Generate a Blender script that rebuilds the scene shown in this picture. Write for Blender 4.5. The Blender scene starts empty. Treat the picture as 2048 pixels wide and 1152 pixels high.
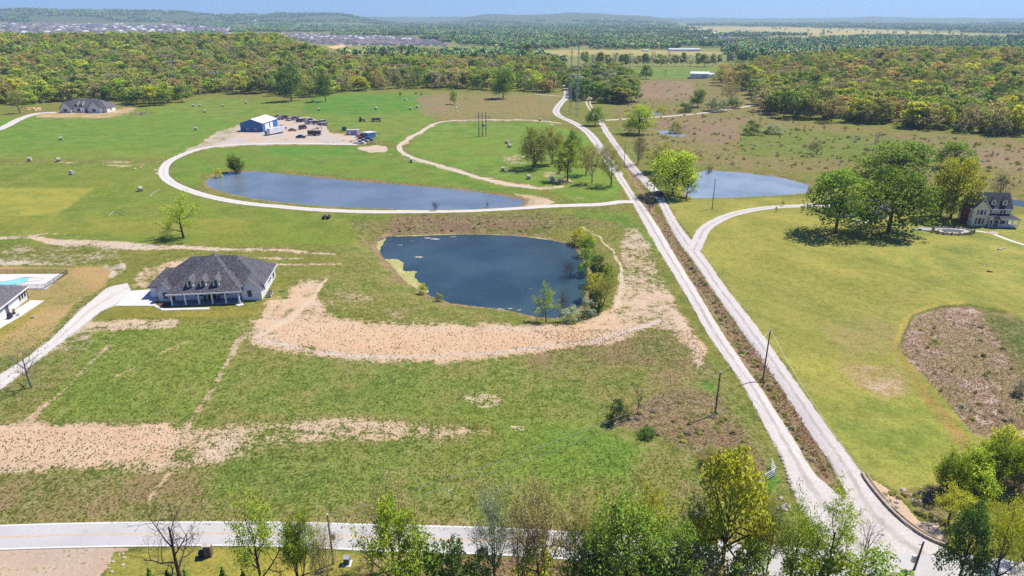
import bpy, math, random
import numpy as np
from mathutils import Vector, Matrix
R = random.Random(7)
NR = np.random.RandomState(11)
SC = bpy.context.scene
COL = SC.collection
D = bpy.data
rad = math.radians

# ------------------------------------------------------------------ camera, sky, sun, exposure
CAMH = 66.0; F = 1365.0
PIT = math.atan(542 / F); sp, cp = math.sin(PIT), math.cos(PIT)
cam = D.cameras.new('camera'); cam.lens = 36 * F / 2048; cam.sensor_width = 36
cam.clip_start = 1; cam.clip_end = 70000
camo = D.objects.new('camera', cam); COL.objects.link(camo)
camo.location = (0, 0, CAMH); camo.rotation_euler = (math.pi / 2 - PIT, 0, 0)
SC.camera = camo
SUN_EL = rad(58); SUN_DIR = Vector((0.87 * math.cos(SUN_EL), 0.49 * math.cos(SUN_EL), math.sin(SUN_EL))).normalized()
W = D.worlds.new('World'); SC.world = W; W.use_nodes = True
wn = W.node_tree; sky = wn.nodes.new('ShaderNodeTexSky'); sky.sky_type = 'NISHITA'; sky.sun_disc = False
sky.sun_elevation = SUN_EL; sky.sun_rotation = math.atan2(SUN_DIR.x, SUN_DIR.y)
sky.altitude = 200; sky.air_density = 1.0; sky.dust_density = 0.0; sky.ozone_density = 3.0
tint = wn.nodes.new('ShaderNodeMix'); tint.data_type = 'RGBA'; tint.blend_type = 'MULTIPLY'; tint.inputs[0].default_value = 1; tint.inputs[7].default_value = (.32, .54, 1.10, 1)
wn.links.new(sky.outputs[0], tint.inputs[6]); wn.links.new(tint.outputs[2], wn.nodes['Background'].inputs[0]); wn.nodes['Background'].inputs[1].default_value = 0.10
sun = D.lights.new('sun', 'SUN'); sun.energy = 5.0; sun.angle = rad(0.55); sun.color = (1, 0.945, 0.85)
suno = D.objects.new('sun', sun); COL.objects.link(suno)
suno.rotation_euler = (-SUN_DIR).to_track_quat('-Z', 'Y').to_euler(); suno.location = (0, 0, 300)
SC.view_settings.view_transform = 'Standard'; SC.view_settings.look = 'None'
SC.view_settings.exposure = 0.40; SC.view_settings.gamma = 1; SC.view_settings.use_curve_mapping = False
SC.cycles.max_bounces = 6; SC.cycles.diffuse_bounces = 3; SC.cycles.glossy_bounces = 2
SC.cycles.transmission_bounces = 3; SC.cycles.volume_bounces = 1; SC.cycles.use_denoising = False
HAZE = 0.00009

# ------------------------------------------------------------------ projection helpers (photo pixel -> point on the land)
def G(x, y, z=0.0):
    u = (x - 1024) / F; v = (y - 576) / F; s = sp + v * cp; d = (CAMH - z) / s
    return (u * d, d * (cp - v * sp))
def proj(X, Y, Z):
    d = Y * cp + (CAMH - Z) * sp; dn = (CAMH - Z) * cp - Y * sp
    d = np.maximum(d, 1e-3)
    return 1024 + F * X / d, 576 + F * dn / d
def S(r, g, b, k=1.28):
    f = lambda c: (c / 255 / 12.92 if c / 255 <= .04045 else ((c / 255 + .055) / 1.055) ** 2.4) / k
    return (f(r), f(g), f(b))
def sst(a, b, x):
    t = np.clip((x - a) / (b - a), 0, 1); return t * t * (3 - 2 * t)
def sdf(poly, x, y, pad):
    """signed distance (inside positive) of points to a polygon, only computed near it"""
    P = np.array(poly, float); out = np.full(x.shape, -1e9)
    m = (x > P[:, 0].min() - pad) & (x < P[:, 0].max() + pad) & (y > P[:, 1].min() - pad) & (y < P[:, 1].max() + pad)
    if not m.any(): return out
    px, py = x[m], y[m]; dist = np.full(px.shape, 1e18); ins = np.zeros(px.shape, bool)
    n = len(P)
    for i in range(n):
        ax, ay = P[i]; bx, by = P[(i + 1) % n]
        dx, dy = bx - ax, by - ay; L = dx * dx + dy * dy + 1e-12
        t = np.clip(((px - ax) * dx + (py - ay) * dy) / L, 0, 1)
        dist = np.minimum(dist, (px - ax - t * dx) ** 2 + (py - ay - t * dy) ** 2)
        if ay != by:
            c = ((ay > py) != (by > py)) & (px < (bx - ax) * (py - ay) / (by - ay) + ax); ins ^= c
    out[m] = np.where(ins, 1, -1) * np.sqrt(dist); return out
def ldist(line, x, y, pad):
    """distance to a polyline whose points carry a half width: returns (half width - distance)"""
    out = np.full(x.shape, -1e9)
    P = np.array(line, float)
    m = (x > P[:, 0].min() - pad) & (x < P[:, 0].max() + pad) & (y > P[:, 1].min() - pad) & (y < P[:, 1].max() + pad)
    if not m.any(): return out
    px, py = x[m], y[m]; best = np.full(px.shape, -1e9)
    for i in range(len(P) - 1):
        ax, ay, aw = P[i]; bx, by, bw = P[i + 1]; dx, dy = bx - ax, by - ay; L = dx * dx + dy * dy + 1e-12
        t = np.clip(((px - ax) * dx + (py - ay) * dy) / L, 0, 1)
        d = np.sqrt((px - ax - t * dx) ** 2 + (py - ay - t * dy) ** 2)
        best = np.maximum(best, aw + (bw - aw) * t - d)
    out[m] = best; return out

# ------------------------------------------------------------------ the lie of the land
def bump(X, Y, cx, cy, rx, ry, a, k=1.0):
    q = ((X - cx) / rx) ** 2 + ((Y - cy) / ry) ** 2
    return a * np.exp(-q * k)
def Hb(X, Y):
    X = np.asarray(X, float); Y = np.asarray(Y, float)
    r = np.hypot(X, Y)
    und = .35 * np.sin(X / 31 + 1.3) * np.sin(Y / 43 + .4) + .22 * np.sin(X / 17 + Y / 23) + .9 * sst(280, 500, r) * np.sin(X / 90 + 2) * np.sin(Y / 77)
    z = und * sst(60, 120, r) * .8
    z = z + 27 * sst(690, 1090, Y) * (1 - sst(1150, 1700, Y)) * (1 - sst(-420, -40, X)) * sst(-2600, -1500, X)
    z = z + 5 * sst(640, 900, Y) * (1 - sst(1000, 1400, Y)) * (1 - sst(60, 160, X)) * sst(-500, -250, X)
    z = z + bump(X, Y, 520, 800, 330, 330, 13) + bump(X, Y, 980, 700, 420, 380, 14)
    z = z + bump(X, Y, -125, 545, 70, 60, 3.0) + bump(X, Y, -2300, 3300, 900, 1200, 18)
    # far ridges, each given by its crest against the horizon
    az = X / np.maximum(Y, 1) * F * cp + 1024
    def ridge(r0, r1, pts, seed):
        xs = [p[0] for p in pts]; hs = [p[1] for p in pts]
        h = np.interp(az, xs, hs)
        h = h + 3.0 * np.sin(az / 23 + seed) + 2.2 * np.sin(az / 9.1 + seed * 2) + 5 * np.sin(az / 61 + seed)
        prof = sst(r0 * .72, r0, r) * (1 - sst(r1, r1 * 1.25, r))
        rel = .5 + .5 * np.sin(r / 310 + az / 40 + seed)
        return np.maximum(h, 0) * prof * (.92 + .08 * rel)
    z = z + np.maximum.reduce([
        ridge(6800, 7600, [(-900, 90), (0, 112), (140, 104), (200, 122), (330, 112), (440, 100), (520, 84), (620, 92), (720, 88), (770, 40), (830, 0), (4000, 0)], 1),
        ridge(8200, 9000, [(-900, 0), (880, 0), (930, 50), (975, 100), (1060, 92), (1130, 108), (1200, 92), (1260, 82), (1300, 40), (1340, 0), (4000, 0)], 2),
        ridge(11800, 13200, [(-900, 66), (500, 70), (760, 72), (900, 66), (1300, 50), (1500, 52), (1640, 68), (1760, 52), (1900, 60), (2048, 76), (3000, 70), (5000, 60)], 5)])
    return z
POND = {}
def pondpoly(px, lev): return [G(a, b, lev) for a, b in px]
POND['near'] = (-1.5, [(757, 480), (775, 474), (830, 471), (900, 469), (1000, 470), (1080, 476), (1130, 487), (1152, 500), (1166, 520), (1176, 545), (1173, 575), (1166, 605), (1148, 624), (1110, 636), (1075, 634), (1010, 619), (950, 612), (900, 606), (862, 592), (830, 575), (805, 557), (785, 532), (764, 512), (755, 495)])
POND['upper'] = (-.5, [(412, 364), (432, 352), (462, 345), (512, 343), (600, 352), (700, 362), (800, 370), (900, 378), (1000, 391), (1050, 402), (1040, 412), (950, 418), (850, 419), (700, 415), (600, 408), (520, 399), (450, 385), (418, 374)])
POND['right'] = (-.5, [(1395, 347), (1410, 341), (1480, 345), (1560, 355), (1617, 370), (1612, 385), (1550, 391), (1450, 395), (1385, 396), (1368, 385), (1380, 360)])
POND['small_a'] = (-.5, [(1312, 263), (1338, 260), (1360, 265), (1376, 272), (1356, 275), (1328, 269)])
POND['small_b'] = (-.5, [(1300, 226), (1325, 225), (1332, 231), (1305, 234)])
POND['creek'] = (-.6, [(1985, 398), (2020, 399), (2048, 402), (2110, 412), (2110, 420), (2048, 415), (2015, 409)])
for k in POND: POND[k] = (POND[k][0], pondpoly(POND[k][1], POND[k][0]))
DITCH = [(1252, 330, 2), (1283, 375, 2), (1301, 410, 2.2), (1335, 470, 2.2), (1378, 540, 2.2), (1412, 590, 2.2), (1470, 670, 2.3), (1530, 760, 2.4), (1600, 870, 2.5), (1650, 945, 2)]
DITCHW = [(*G(a, b), w) for a, b, w in DITCH]
def H(X, Y):
    X = np.asarray(X, float); Y = np.asarray(Y, float); shp = X.shape
    X = X.ravel(); Y = Y.ravel(); z = Hb(X, Y)
    for k, (lev, poly) in POND.items():
        w = 9.0 if k == 'near' else 5.0
        d = sdf(poly, X, Y, w + 1)
        near = d > -w
        lo = np.where(d > 0, lev - np.minimum(d * .4, 1.6), lev + .05 + (z - lev) * sst(0, w, -d))
        z = np.where(near, lo, z)
    d = ldist(DITCHW, X, Y, 8)
    z = z - np.where(d > -1.5, .75 * sst(-1.5, 2, d), 0)
    # the spoil bank under the loop drive, falling to the near pond
    return z.reshape(shp)
RS = np.concatenate([np.arange(30, 700, 2.0), np.arange(700, 2500, 8.0), np.geomspace(2500, 15000, 160)])
def L2(x, y):
    """where the line of sight through a photo pixel meets the land"""
    u = (x - 1024) / F; v = (y - 576) / F
    dx, dy, dz = u, cp - v * sp, -(sp + v * cp)
    t = RS / math.hypot(dx, dy) ; X = dx * t; Y = dy * t; Z = CAMH + dz * t
    hh = Hb(X, Y); below = np.nonzero(Z < hh)[0]
    if len(below) == 0: i = len(RS) - 1; return (X[i], Y[i])
    i = below[0]
    if i == 0: return G(x, y)
    a = Z[i - 1] - hh[i - 1]; b = hh[i] - Z[i]; f = a / (a + b + 1e-9)
    return (X[i - 1] + (X[i] - X[i - 1]) * f, Y[i - 1] + (Y[i] - Y[i - 1]) * f)
def ground(x, y): return float(H(np.array([x]), np.array([y]))[0])
def at(x, y):
    X, Y = L2(x, y); return Vector((X, Y, ground(X, Y)))
def h_to(p, ytop):
    """height above p that reaches photo row ytop"""
    v = (ytop - 576) / F; a = CAMH - p.z
    # (a-z)cp - Y sp = v (Y cp + (a-z) sp)
    q = (p.y * sp + v * p.y * cp) / (cp - v * sp)
    return a - q
def mpp(p): return (p.y * cp + (CAMH - p.z) * sp) / F

# ------------------------------------------------------------------ object helpers
def tag(o, label=None, cat=None, group=None, kind=None):
    if label: o['label'] = label
    if cat: o['category'] = cat
    if group: o['group'] = group
    if kind: o['kind'] = kind
    return o
def thing(name, label, cat, loc=(0, 0, 0), rz=0, group=None, sc=None):
    o = D.objects.new(name, None); COL.objects.link(o); o.location = loc; o.rotation_euler = (0, 0, rz)
    o.empty_display_size = .5
    if sc: o.scale = sc
    return tag(o, label, cat, group)
def mobj(name, me, mat=None, parent=None, loc=None, rz=None):
    o = D.objects.new(name, me); COL.objects.link(o)
    if mat is not None:
        if len(me.materials) == 0: me.materials.append(mat)
        elif me.materials[0] != mat:
            o.material_slots[0].link = 'OBJECT'; o.material_slots[0].material = mat
    if parent: o.parent = parent
    if loc is not None: o.location = loc
    if rz is not None: o.rotation_euler = (0, 0, rz)
    return o
class MB:
    def __init__(s): s.v = []; s.f = []
    def poly(s, pts):
        n = len(s.v); s.v += [tuple(p) for p in pts]; s.f.append(tuple(range(n, n + len(pts)))); return s
    def box(s, x0, x1, y0, y1, z0, z1):
        n = len(s.v)
        s.v += [(x0, y0, z0), (x1, y0, z0), (x1, y1, z0), (x0, y1, z0), (x0, y0, z1), (x1, y0, z1), (x1, y1, z1), (x0, y1, z1)]
        s.f += [tuple(n + i for i in q) for q in ((0, 3, 2, 1), (4, 5, 6, 7), (0, 1, 5, 4), (1, 2, 6, 5), (2, 3, 7, 6), (3, 0, 4, 7))]; return s
    def tube(s, p0, p1, r0, r1=None, n=6, cap=True):
        r1 = r0 if r1 is None else r1; p0 = Vector(p0); p1 = Vector(p1); d = (p1 - p0)
        if d.length < 1e-6: return s
        d.normalize(); a = d.orthogonal().normalized(); b = d.cross(a); k = len(s.v)
        for p, r in ((p0, r0), (p1, r1)):
            for i in range(n):
                t = 2 * math.pi * i / n; s.v.append(tuple(p + a * math.cos(t) * r + b * math.sin(t) * r))
        for i in range(n): s.f.append((k + i, k + (i + 1) % n, k + n + (i + 1) % n, k + n + i))
        if cap: s.f.append(tuple(k + n + i for i in range(n))); s.f.append(tuple(k + n - 1 - i for i in range(n)))
        return s
    def extr(s, prof, y0, y1, ax='y'):
        """profile (x,z) extruded along y (or (y,z) along x)"""
        n = len(prof); k = len(s.v)
        for yy in (y0, y1):
            for a, b in prof: s.v.append((a, yy, b) if ax == 'y' else (yy, a, b))
        s.f.append(tuple(k + i for i in range(n))); s.f.append(tuple(k + n + n - 1 - i for i in range(n)))
        for i in range(n): s.f.append((k + i, k + n + i, k + n + (i + 1) % n, k + (i + 1) % n))
        return s
    def hip(s, x0, x1, y0, y1, z0, ra, rb, th=.18):
        """hipped roof: eaves rectangle at z0, ridge ra-rb, with a thin fascia"""
        n = len(s.v)
        s.v += [(x0, y0, z0 - th), (x1, y0, z0 - th), (x1, y1, z0 - th), (x0, y1, z0 - th), (x0, y0, z0), (x1, y0, z0), (x1, y1, z0), (x0, y1, z0), tuple(ra), tuple(rb)]
        q = [(0, 3, 2, 1), (0, 1, 5, 4), (1, 2, 6, 5), (2, 3, 7, 6), (3, 0, 4, 7)]
        if abs(ra[0] - rb[0]) >= abs(ra[1] - rb[1]): q += [(4, 5, 9, 8), (5, 6, 9), (6, 7, 8, 9), (7, 4, 8)]
        else: q += [(4, 5, 8), (5, 6, 9, 8), (6, 7, 9), (7, 4, 8, 9)]
        s.f += [tuple(n + i for i in t) for t in q]; return s
    def slab(s, pts, th):
        """a flat polygon given thickness downwards"""
        n = len(pts); k = len(s.v)
        s.v += [tuple(p) for p in pts] + [(p[0], p[1], p[2] - th) for p in pts]
        s.f.append(tuple(range(k, k + n))); s.f.append(tuple(k + 2 * n - 1 - i for i in range(n)))
        for i in range(n): s.f.append((k + i, k + n + i, k + n + (i + 1) % n, k + (i + 1) % n))
        return s
    def mesh(s, name, smooth=False):
        me = D.meshes.new(name); me.from_pydata(s.v, [], s.f); me.validate()
        import bmesh
        b = bmesh.new(); b.from_mesh(me); bmesh.ops.recalc_face_normals(b, faces=b.faces); b.to_mesh(me); b.free()
        if smooth: me.polygons.foreach_set('use_smooth', [True] * len(me.polygons))
        me.update(); return me
    def build(s, name, mat, parent=None, loc=None, rz=None, smooth=False):
        return mobj(name, s.mesh(name, smooth), mat, parent, loc, rz)
def npmesh(name, V, Q, attrs=None, smooth=False, k=4):
    me = D.meshes.new(name); V = np.asarray(V, np.float32); Q = np.asarray(Q, np.int32)
    me.vertices.add(len(V)); me.vertices.foreach_set('co', V.ravel())
    me.loops.add(Q.size); me.loops.foreach_set('vertex_index', Q.ravel())
    me.polygons.add(len(Q)); me.polygons.foreach_set('loop_start', np.arange(0, Q.size, k, dtype=np.int32))
    me.polygons.foreach_set('loop_total', np.full(len(Q), k, np.int32))
    if smooth: me.polygons.foreach_set('use_smooth', np.ones(len(Q), bool))
    me.update(calc_edges=True)
    for nm, arr in (attrs or {}).items():
        a = me.color_attributes.new(nm, 'FLOAT_COLOR', 'POINT')
        c = np.ones((len(V), 4), np.float32); c[:, :3] = arr; a.data.foreach_set('color', c.ravel())
    return me

# ------------------------------------------------------------------ materials
class N:
    def __init__(s, name):
        s.m = D.materials.new(name); s.m.use_nodes = True; s.t = s.m.node_tree; s.p = s.t.nodes['Principled BSDF']; s.out = s.t.nodes['Material Output']
    def n(s, t, **k):
        x = s.t.nodes.new(t)
        for a, b in k.items(): setattr(x, a, b)
        return x
    def l(s, a, b): s.t.links.new(a, b)
    def put(s, sock, v):
        if hasattr(v, 'is_linked') or isinstance(v, bpy.types.NodeSocket): s.l(v, sock)
        else: sock.default_value = v
    def noise(s, scale, detail=3, rough=.55, vec=None, dist=0):
        x = s.n('ShaderNodeTexNoise'); x.inputs['Scale'].default_value = scale; x.inputs['Detail'].default_value = detail
        x.inputs['Roughness'].default_value = rough; x.inputs['Distortion'].default_value = dist
        if vec is not None: s.l(vec, x.inputs['Vector'])
        return x.outputs['Fac']
    def math(s, op, a, b=0, c=0, clamp=False):
        x = s.n('ShaderNodeMath', operation=op); x.use_clamp = clamp
        s.put(x.inputs[0], a); s.put(x.inputs[1], b)
        if op in ('MULTIPLY_ADD',): s.put(x.inputs[2], c)
        return x.outputs[0]
    def rng(s, v, a, b, c=0, d=1, smooth=True):
        x = s.n('ShaderNodeMapRange'); x.interpolation_type = 'SMOOTHSTEP' if smooth else 'LINEAR'
        s.put(x.inputs['Value'], v); s.put(x.inputs['From Min'], a); s.put(x.inputs['From Max'], b); s.put(x.inputs['To Min'], c); s.put(x.inputs['To Max'], d)
        return x.outputs[0]
    def mix(s, f, a, b, bt='MIX'):
        x = s.n('ShaderNodeMix', data_type='RGBA', blend_type=bt); s.put(x.inputs[0], f)
        for i, v in ((6, a), (7, b)):
            if isinstance(v, (tuple, list)): v = (*v[:3], 1)
            s.put(x.inputs[i], v)
        return x.outputs[2]
    def pos(s): return s.n('ShaderNodeNewGeometry').outputs['Position']
    def obj(s): return s.n('ShaderNodeTexCoord').outputs['Object']
    def bump(s, h, dist, strength=1):
        x = s.n('ShaderNodeBump'); x.inputs['Distance'].default_value = dist; x.inputs['Strength'].default_value = strength
        s.l(h, x.inputs['Height']); s.l(x.outputs[0], s.p.inputs['Normal'])
def mat(name, c, rough=.7, var=.25, scale=2.0, spec=.3, metal=0, c2=None, bump=0, stretch=None):
    m = N(name); v = m.obj()
    if stretch:
        mp = m.n('ShaderNodeMapping'); mp.inputs['Scale'].default_value = stretch; m.l(v, mp.inputs['Vector']); v = mp.outputs[0]
    f = m.noise(scale, 5, .6, v); f2 = m.noise(scale * .17, 2, .5, v)
    dark = tuple(x * (1 - var) for x in c); lite = tuple(min(1, x * (1 + var)) for x in (c2 or c))
    a = m.mix(m.rng(f, .3, .7), dark, lite); a = m.mix(m.math('MULTIPLY', m.rng(f2, .35, .7), .35), a, tuple(x * .8 for x in c))
    m.l(a, m.p.inputs['Base Color']); m.p.inputs['Roughness'].default_value = rough
    m.p.inputs['Specular IOR Level'].default_value = spec; m.p.inputs['Metallic'].default_value = metal
    if bump: m.bump(f, bump)
    return m.m
def leafmat(name, c, c2, tr=.35, sc=.35, rv=.24):
    """leaves: two natural tints in clumps, a shade of its own for each tree, light through the blade"""
    m = N(name); p = m.obj(); inf = m.n('ShaderNodeObjectInfo')
    f = m.noise(sc, 3, .6, m.pos()); g = m.noise(2.3, 2, .6, m.pos())
    a = m.mix(m.rng(f, .38, .62), c, c2)
    a = m.mix(m.math('MULTIPLY', m.rng(g, .5, .75), .45), a, tuple(min(1, x * 1.5) for x in c2))
    v = m.math('MULTIPLY_ADD', inf.outputs['Random'], rv * 2, 1 - rv)
    mm = m.n('ShaderNodeVectorMath', operation='SCALE'); m.l(a, mm.inputs[0]); m.l(v, mm.inputs['Scale'])
    df = m.n('ShaderNodeBsdfDiffuse'); ts = m.n('ShaderNodeBsdfTranslucent'); mx = m.n('ShaderNodeMixShader')
    m.l(mm.outputs[0], df.inputs[0]); t2 = m.mix(1, mm.outputs[0], (1.0, 1.0, .5), 'MULTIPLY'); m.l(t2, ts.inputs[0])
    ge = m.n('ShaderNodeNewGeometry'); ad = m.n('ShaderNodeVectorMath', operation='MULTIPLY_ADD'); m.l(ge.outputs['Normal'], ad.inputs[0]); ad.inputs[1].default_value = (.65, .65, .65); ad.inputs[2].default_value = (0, 0, .8)
    nm = m.n('ShaderNodeVectorMath', operation='NORMALIZE'); m.l(ad.outputs[0], nm.inputs[0]); m.l(nm.outputs[0], df.inputs['Normal'])
    mx.inputs[0].default_value = tr; m.l(df.outputs[0], mx.inputs[1]); m.l(ts.outputs[0], mx.inputs[2]); m.l(mx.outputs[0], m.out.inputs[0])
    m.t.nodes.remove(m.p); return m.m
M = {}
M['bark'] = mat('bark', (.10, .075, .06), .9, .35, 3)
M['bark_grey'] = mat('bark_grey', (.20, .17, .15), .9, .35, 3)
M['bark_dark'] = mat('bark_dark', (.055, .042, .036), .9, .3, 3)
M['leaf_green'] = leafmat('leaf_green', (0.182, 0.286, 0.046), (0.286, 0.403, 0.065), .32)
M['leaf_dark'] = leafmat('leaf_dark', (0.098, 0.182, 0.042), (0.169, 0.260, 0.058), .32)
M['leaf_spring'] = leafmat('leaf_spring', (0.310, 0.437, 0.046), (0.483, 0.575, 0.069), .32)
M['leaf_yellow'] = leafmat('leaf_yellow', (0.483, 0.506, 0.046), (0.660, 0.644, 0.069), .32)
M['leaf_gold'] = leafmat('leaf_gold', (.24, .34, .04), (.66, .54, .05), .32, .6)
M['leaf_olive'] = leafmat('leaf_olive', (0.276, 0.310, 0.069), (0.414, 0.414, 0.103), .32)
M['leaf_brown'] = leafmat('leaf_brown', (0.345, 0.287, 0.127), (0.483, 0.414, 0.172), .32)
M['leaf_rust'] = leafmat('leaf_rust', (0.437, 0.322, 0.103), (0.575, 0.437, 0.138), .32)
M['leaf_bud'] = leafmat('leaf_bud', (0.483, 0.460, 0.161), (0.621, 0.506, 0.230), .32)
M['leaf_greygreen'] = leafmat('leaf_greygreen', (0.287, 0.345, 0.196), (0.437, 0.483, 0.310), .32)
M['leaf_grey'] = leafmat('leaf_grey', (0.322, 0.276, 0.207), (0.414, 0.368, 0.253), .32)
M['cedar'] = leafmat('cedar', (.04, .085, .03), (.07, .13, .04), .2)
M['white_paint'] = mat('white_paint', (.78, .78, .76), .6, .04, 1.0)
M['white_brick'] = mat('white_brick', (.72, .71, .68), .8, .10, 6)
M['trim'] = mat('trim_white', (.82, .82, .80), .5, .03, 1)
M['roof_dark'] = mat('shingle_charcoal', (.062, .061, .070), .85, .45, 2.2, c2=(.10, .096, .108))
M['roof_slate'] = mat('shingle_grey', (.12, .115, .125), .9, .4, 2.5)
M['roof_blue'] = mat('shingle_blue_grey', (.045, .05, .065), .85, .3, 2)
M['roof_brown'] = mat('shingle_brown', (.23, .19, .19), .9, .25, .4)
M['glass'] = mat('window_glass', (.025, .035, .05), .12, .3, .7, spec=.6)
M['door'] = mat('dark_door', (.03, .025, .022), .5, .2)
M['concrete'] = mat('concrete', (.60, .58, .54), .85, .08, .9)
M['slab'] = mat('porch_slab', (.33, .34, .35), .8, .12, 1)
M['metal_white'] = mat('white_sheet_metal', (.70, .71, .72), .45, .08, .7, stretch=(3, .2, 1))
M['metal_blue'] = mat('blue_sheet_metal', (.05, .16, .36), .5, .15, .7, stretch=(6, 6, .1))
M['metal_dark'] = mat('dark_metal', (.03, .03, .035), .5, .3, 2)
M['pole_wood'] = mat('weathered_pole', (.14, .11, .09), .9, .3, 2, stretch=(5, 5, .4))
M['grey_metal'] = mat('galvanised_steel', (.42, .43, .44), .45, .15, 2, metal=.5)
M['cream'] = mat('cream_siding', (.80, .71, .47), .75, .08, 3, stretch=(.3, .3, 12))
M['brick'] = mat('red_brick', (.17, .065, .05), .9, .35, 5)
M['redtrim'] = mat('red_trim', (.25, .04, .04), .6, .15)
M['hay'] = mat('hay', (.46, .41, .31), .95, .35, 4, bump=.03)
M['hay_end'] = mat('hay_end', (.55, .50, .38), .95, .3, 3)
M['stone'] = mat('pale_stone', (.45, .40, .34), .9, .3, 1.5)
M['stone_orange'] = mat('ochre_stone', (.55, .38, .18), .9, .3, 1.5)
M['rubber'] = mat('black_rubber', (.02, .02, .02), .8, .2)
M['wall_block'] = mat('retaining_block', (.42, .33, .24), .9, .25, 2)
M['mulch'] = mat('mulch', (.12, .07, .05), .95, .4, 4)
for nm, c in dict(car_navy=(.012, .02, .06), car_black=(.012, .014, .02), car_maroon=(.24, .06, .08), car_white=(.65, .65, .64), car_grey=(.34, .34, .36), car_rust=(.36, .18, .12), car_blue=(.05, .1, .25), car_green=(.05, .12, .07), car_red=(.35, .05, .04), purple=(.30, .24, .42)).items():
    M[nm] = mat(nm, c, .35, .2, 1.2, spec=.5)
M['junk'] = mat('scrap_metal', (.30, .20, .17), .8, .6, 1.5)

# gravel
def gravelmat(name, c, stripe=None):
    m = N(name); p = m.pos(); f = m.noise(3.0, 6, .7, p); g = m.noise(.12, 3, .6, p)
    a = m.mix(m.rng(f, .3, .7), tuple(x * .80 for x in c), tuple(min(1, x * 1.12) for x in c))
    a = m.mix(m.math('MULTIPLY', m.rng(g, .45, .7), .4), a, tuple(x * y for x, y in zip(c, (.82, .80, .80))))
    if stripe:
        at_ = m.n('ShaderNodeAttribute'); at_.attribute_name = 'across'; t = at_.outputs['Fac']
        w = m.math('ADD', t, m.math('MULTIPLY', m.math('SUBTRACT', m.noise(.35, 2, .5, p), .5), .16))
        ctr = m.rng(m.math('ABSOLUTE', m.math('SUBTRACT', w, .5)), .05, .14, 1, 0)
        a = m.mix(m.math('MULTIPLY', ctr, m.rng(m.noise(.25, 3, .6, p), .3, .6, .35, .95)), a, stripe)
        eg = m.rng(m.math('ABSOLUTE', m.math('SUBTRACT', w, .5)), .38, .50, 0, .6); a = m.mix(eg, a, (.42, .37, .30))
    m.l(a, m.p.inputs['Base Color']); m.p.inputs['Roughness'].default_value = .95; m.bump(f, .04)
    return m.m
M['gravel_road'] = gravelmat('gravel_road', (.52, .475, .43), (.34, .315, .26))
M['gravel_white'] = gravelmat('white_gravel', (.58, .54, .48), (.46, .42, .35))
M['path_dirt'] = gravelmat('path_dirt', (.56, .47, .37), (.36, .33, .2))
# asphalt
def asphalt():
    m = N('worn_asphalt'); p = m.pos(); f = m.noise(6, 5, .7, p); g = m.noise(.09, 4, .6, p)
    c = (.455, .435, .41)
    a = m.mix(m.rng(f, .3, .7), tuple(x * .9 for x in c), tuple(x * 1.1 for x in c)); a = m.mix(m.math('MULTIPLY', m.rng(g, .4, .7), .5), a, (.36, .34, .325))
    v = m.n('ShaderNodeTexVoronoi', feature='DISTANCE_TO_EDGE'); v.inputs['Scale'].default_value = .22
    mp = m.n('ShaderNodeVectorMath', operation='ADD'); m.l(p, mp.inputs[0])
    nz = m.n('ShaderNodeTexNoise'); nz.inputs['Scale'].default_value = .5; m.l(p, nz.inputs['Vector']); m.l(nz.outputs['Color'], mp.inputs[1]); m.l(mp.outputs[0], v.inputs['Vector'])
    cr = m.rng(v.outputs['Distance'], .003, .008, .18, 0); a = m.mix(cr, a, (.16, .15, .15))
    m.l(a, m.p.inputs['Base Color']); m.p.inputs['Roughness'].default_value = .9; m.bump(f, .01); return m.m
M['asphalt'] = asphalt()
M['line_white'] = mat('road_paint_white', (.78, .78, .76), .7, .12, 2)
M['line_yellow'] = mat('road_paint_yellow', (.62, .40, .12), .7, .2, 2)
def watermat(name, c, c2, rough, bsc, bstr, spec=.5):
    m = N(name); p = m.pos(); f = m.noise(.05, 3, .5, p)
    m.l(m.mix(m.rng(f, .35, .65), c, c2), m.p.inputs['Base Color']); m.p.inputs['Roughness'].default_value = rough  # tone patches in the base colour stand in for reflections and wind streaks
    m.p.inputs['IOR'].default_value = 1.333; m.p.inputs['Specular IOR Level'].default_value = spec
    mp = m.n('ShaderNodeMapping'); mp.inputs['Rotation'].default_value = (0, 0, .5); mp.inputs['Scale'].default_value = (1, 1.8, 1); m.l(p, mp.inputs['Vector'])
    h = m.math('ADD', m.noise(bsc, 4, .6, mp.outputs[0]), m.math('MULTIPLY', m.noise(bsc * .25, 2, .5, mp.outputs[0]), .8)); m.bump(h, bstr); return m.m
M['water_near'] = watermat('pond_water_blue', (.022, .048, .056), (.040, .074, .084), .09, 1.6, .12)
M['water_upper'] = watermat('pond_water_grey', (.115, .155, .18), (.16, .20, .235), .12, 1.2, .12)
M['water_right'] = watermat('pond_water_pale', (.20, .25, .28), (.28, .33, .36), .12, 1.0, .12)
M['pool'] = mat('pool_water', (.25, .62, .66), .1, .08, .3, spec=.5)

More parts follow.
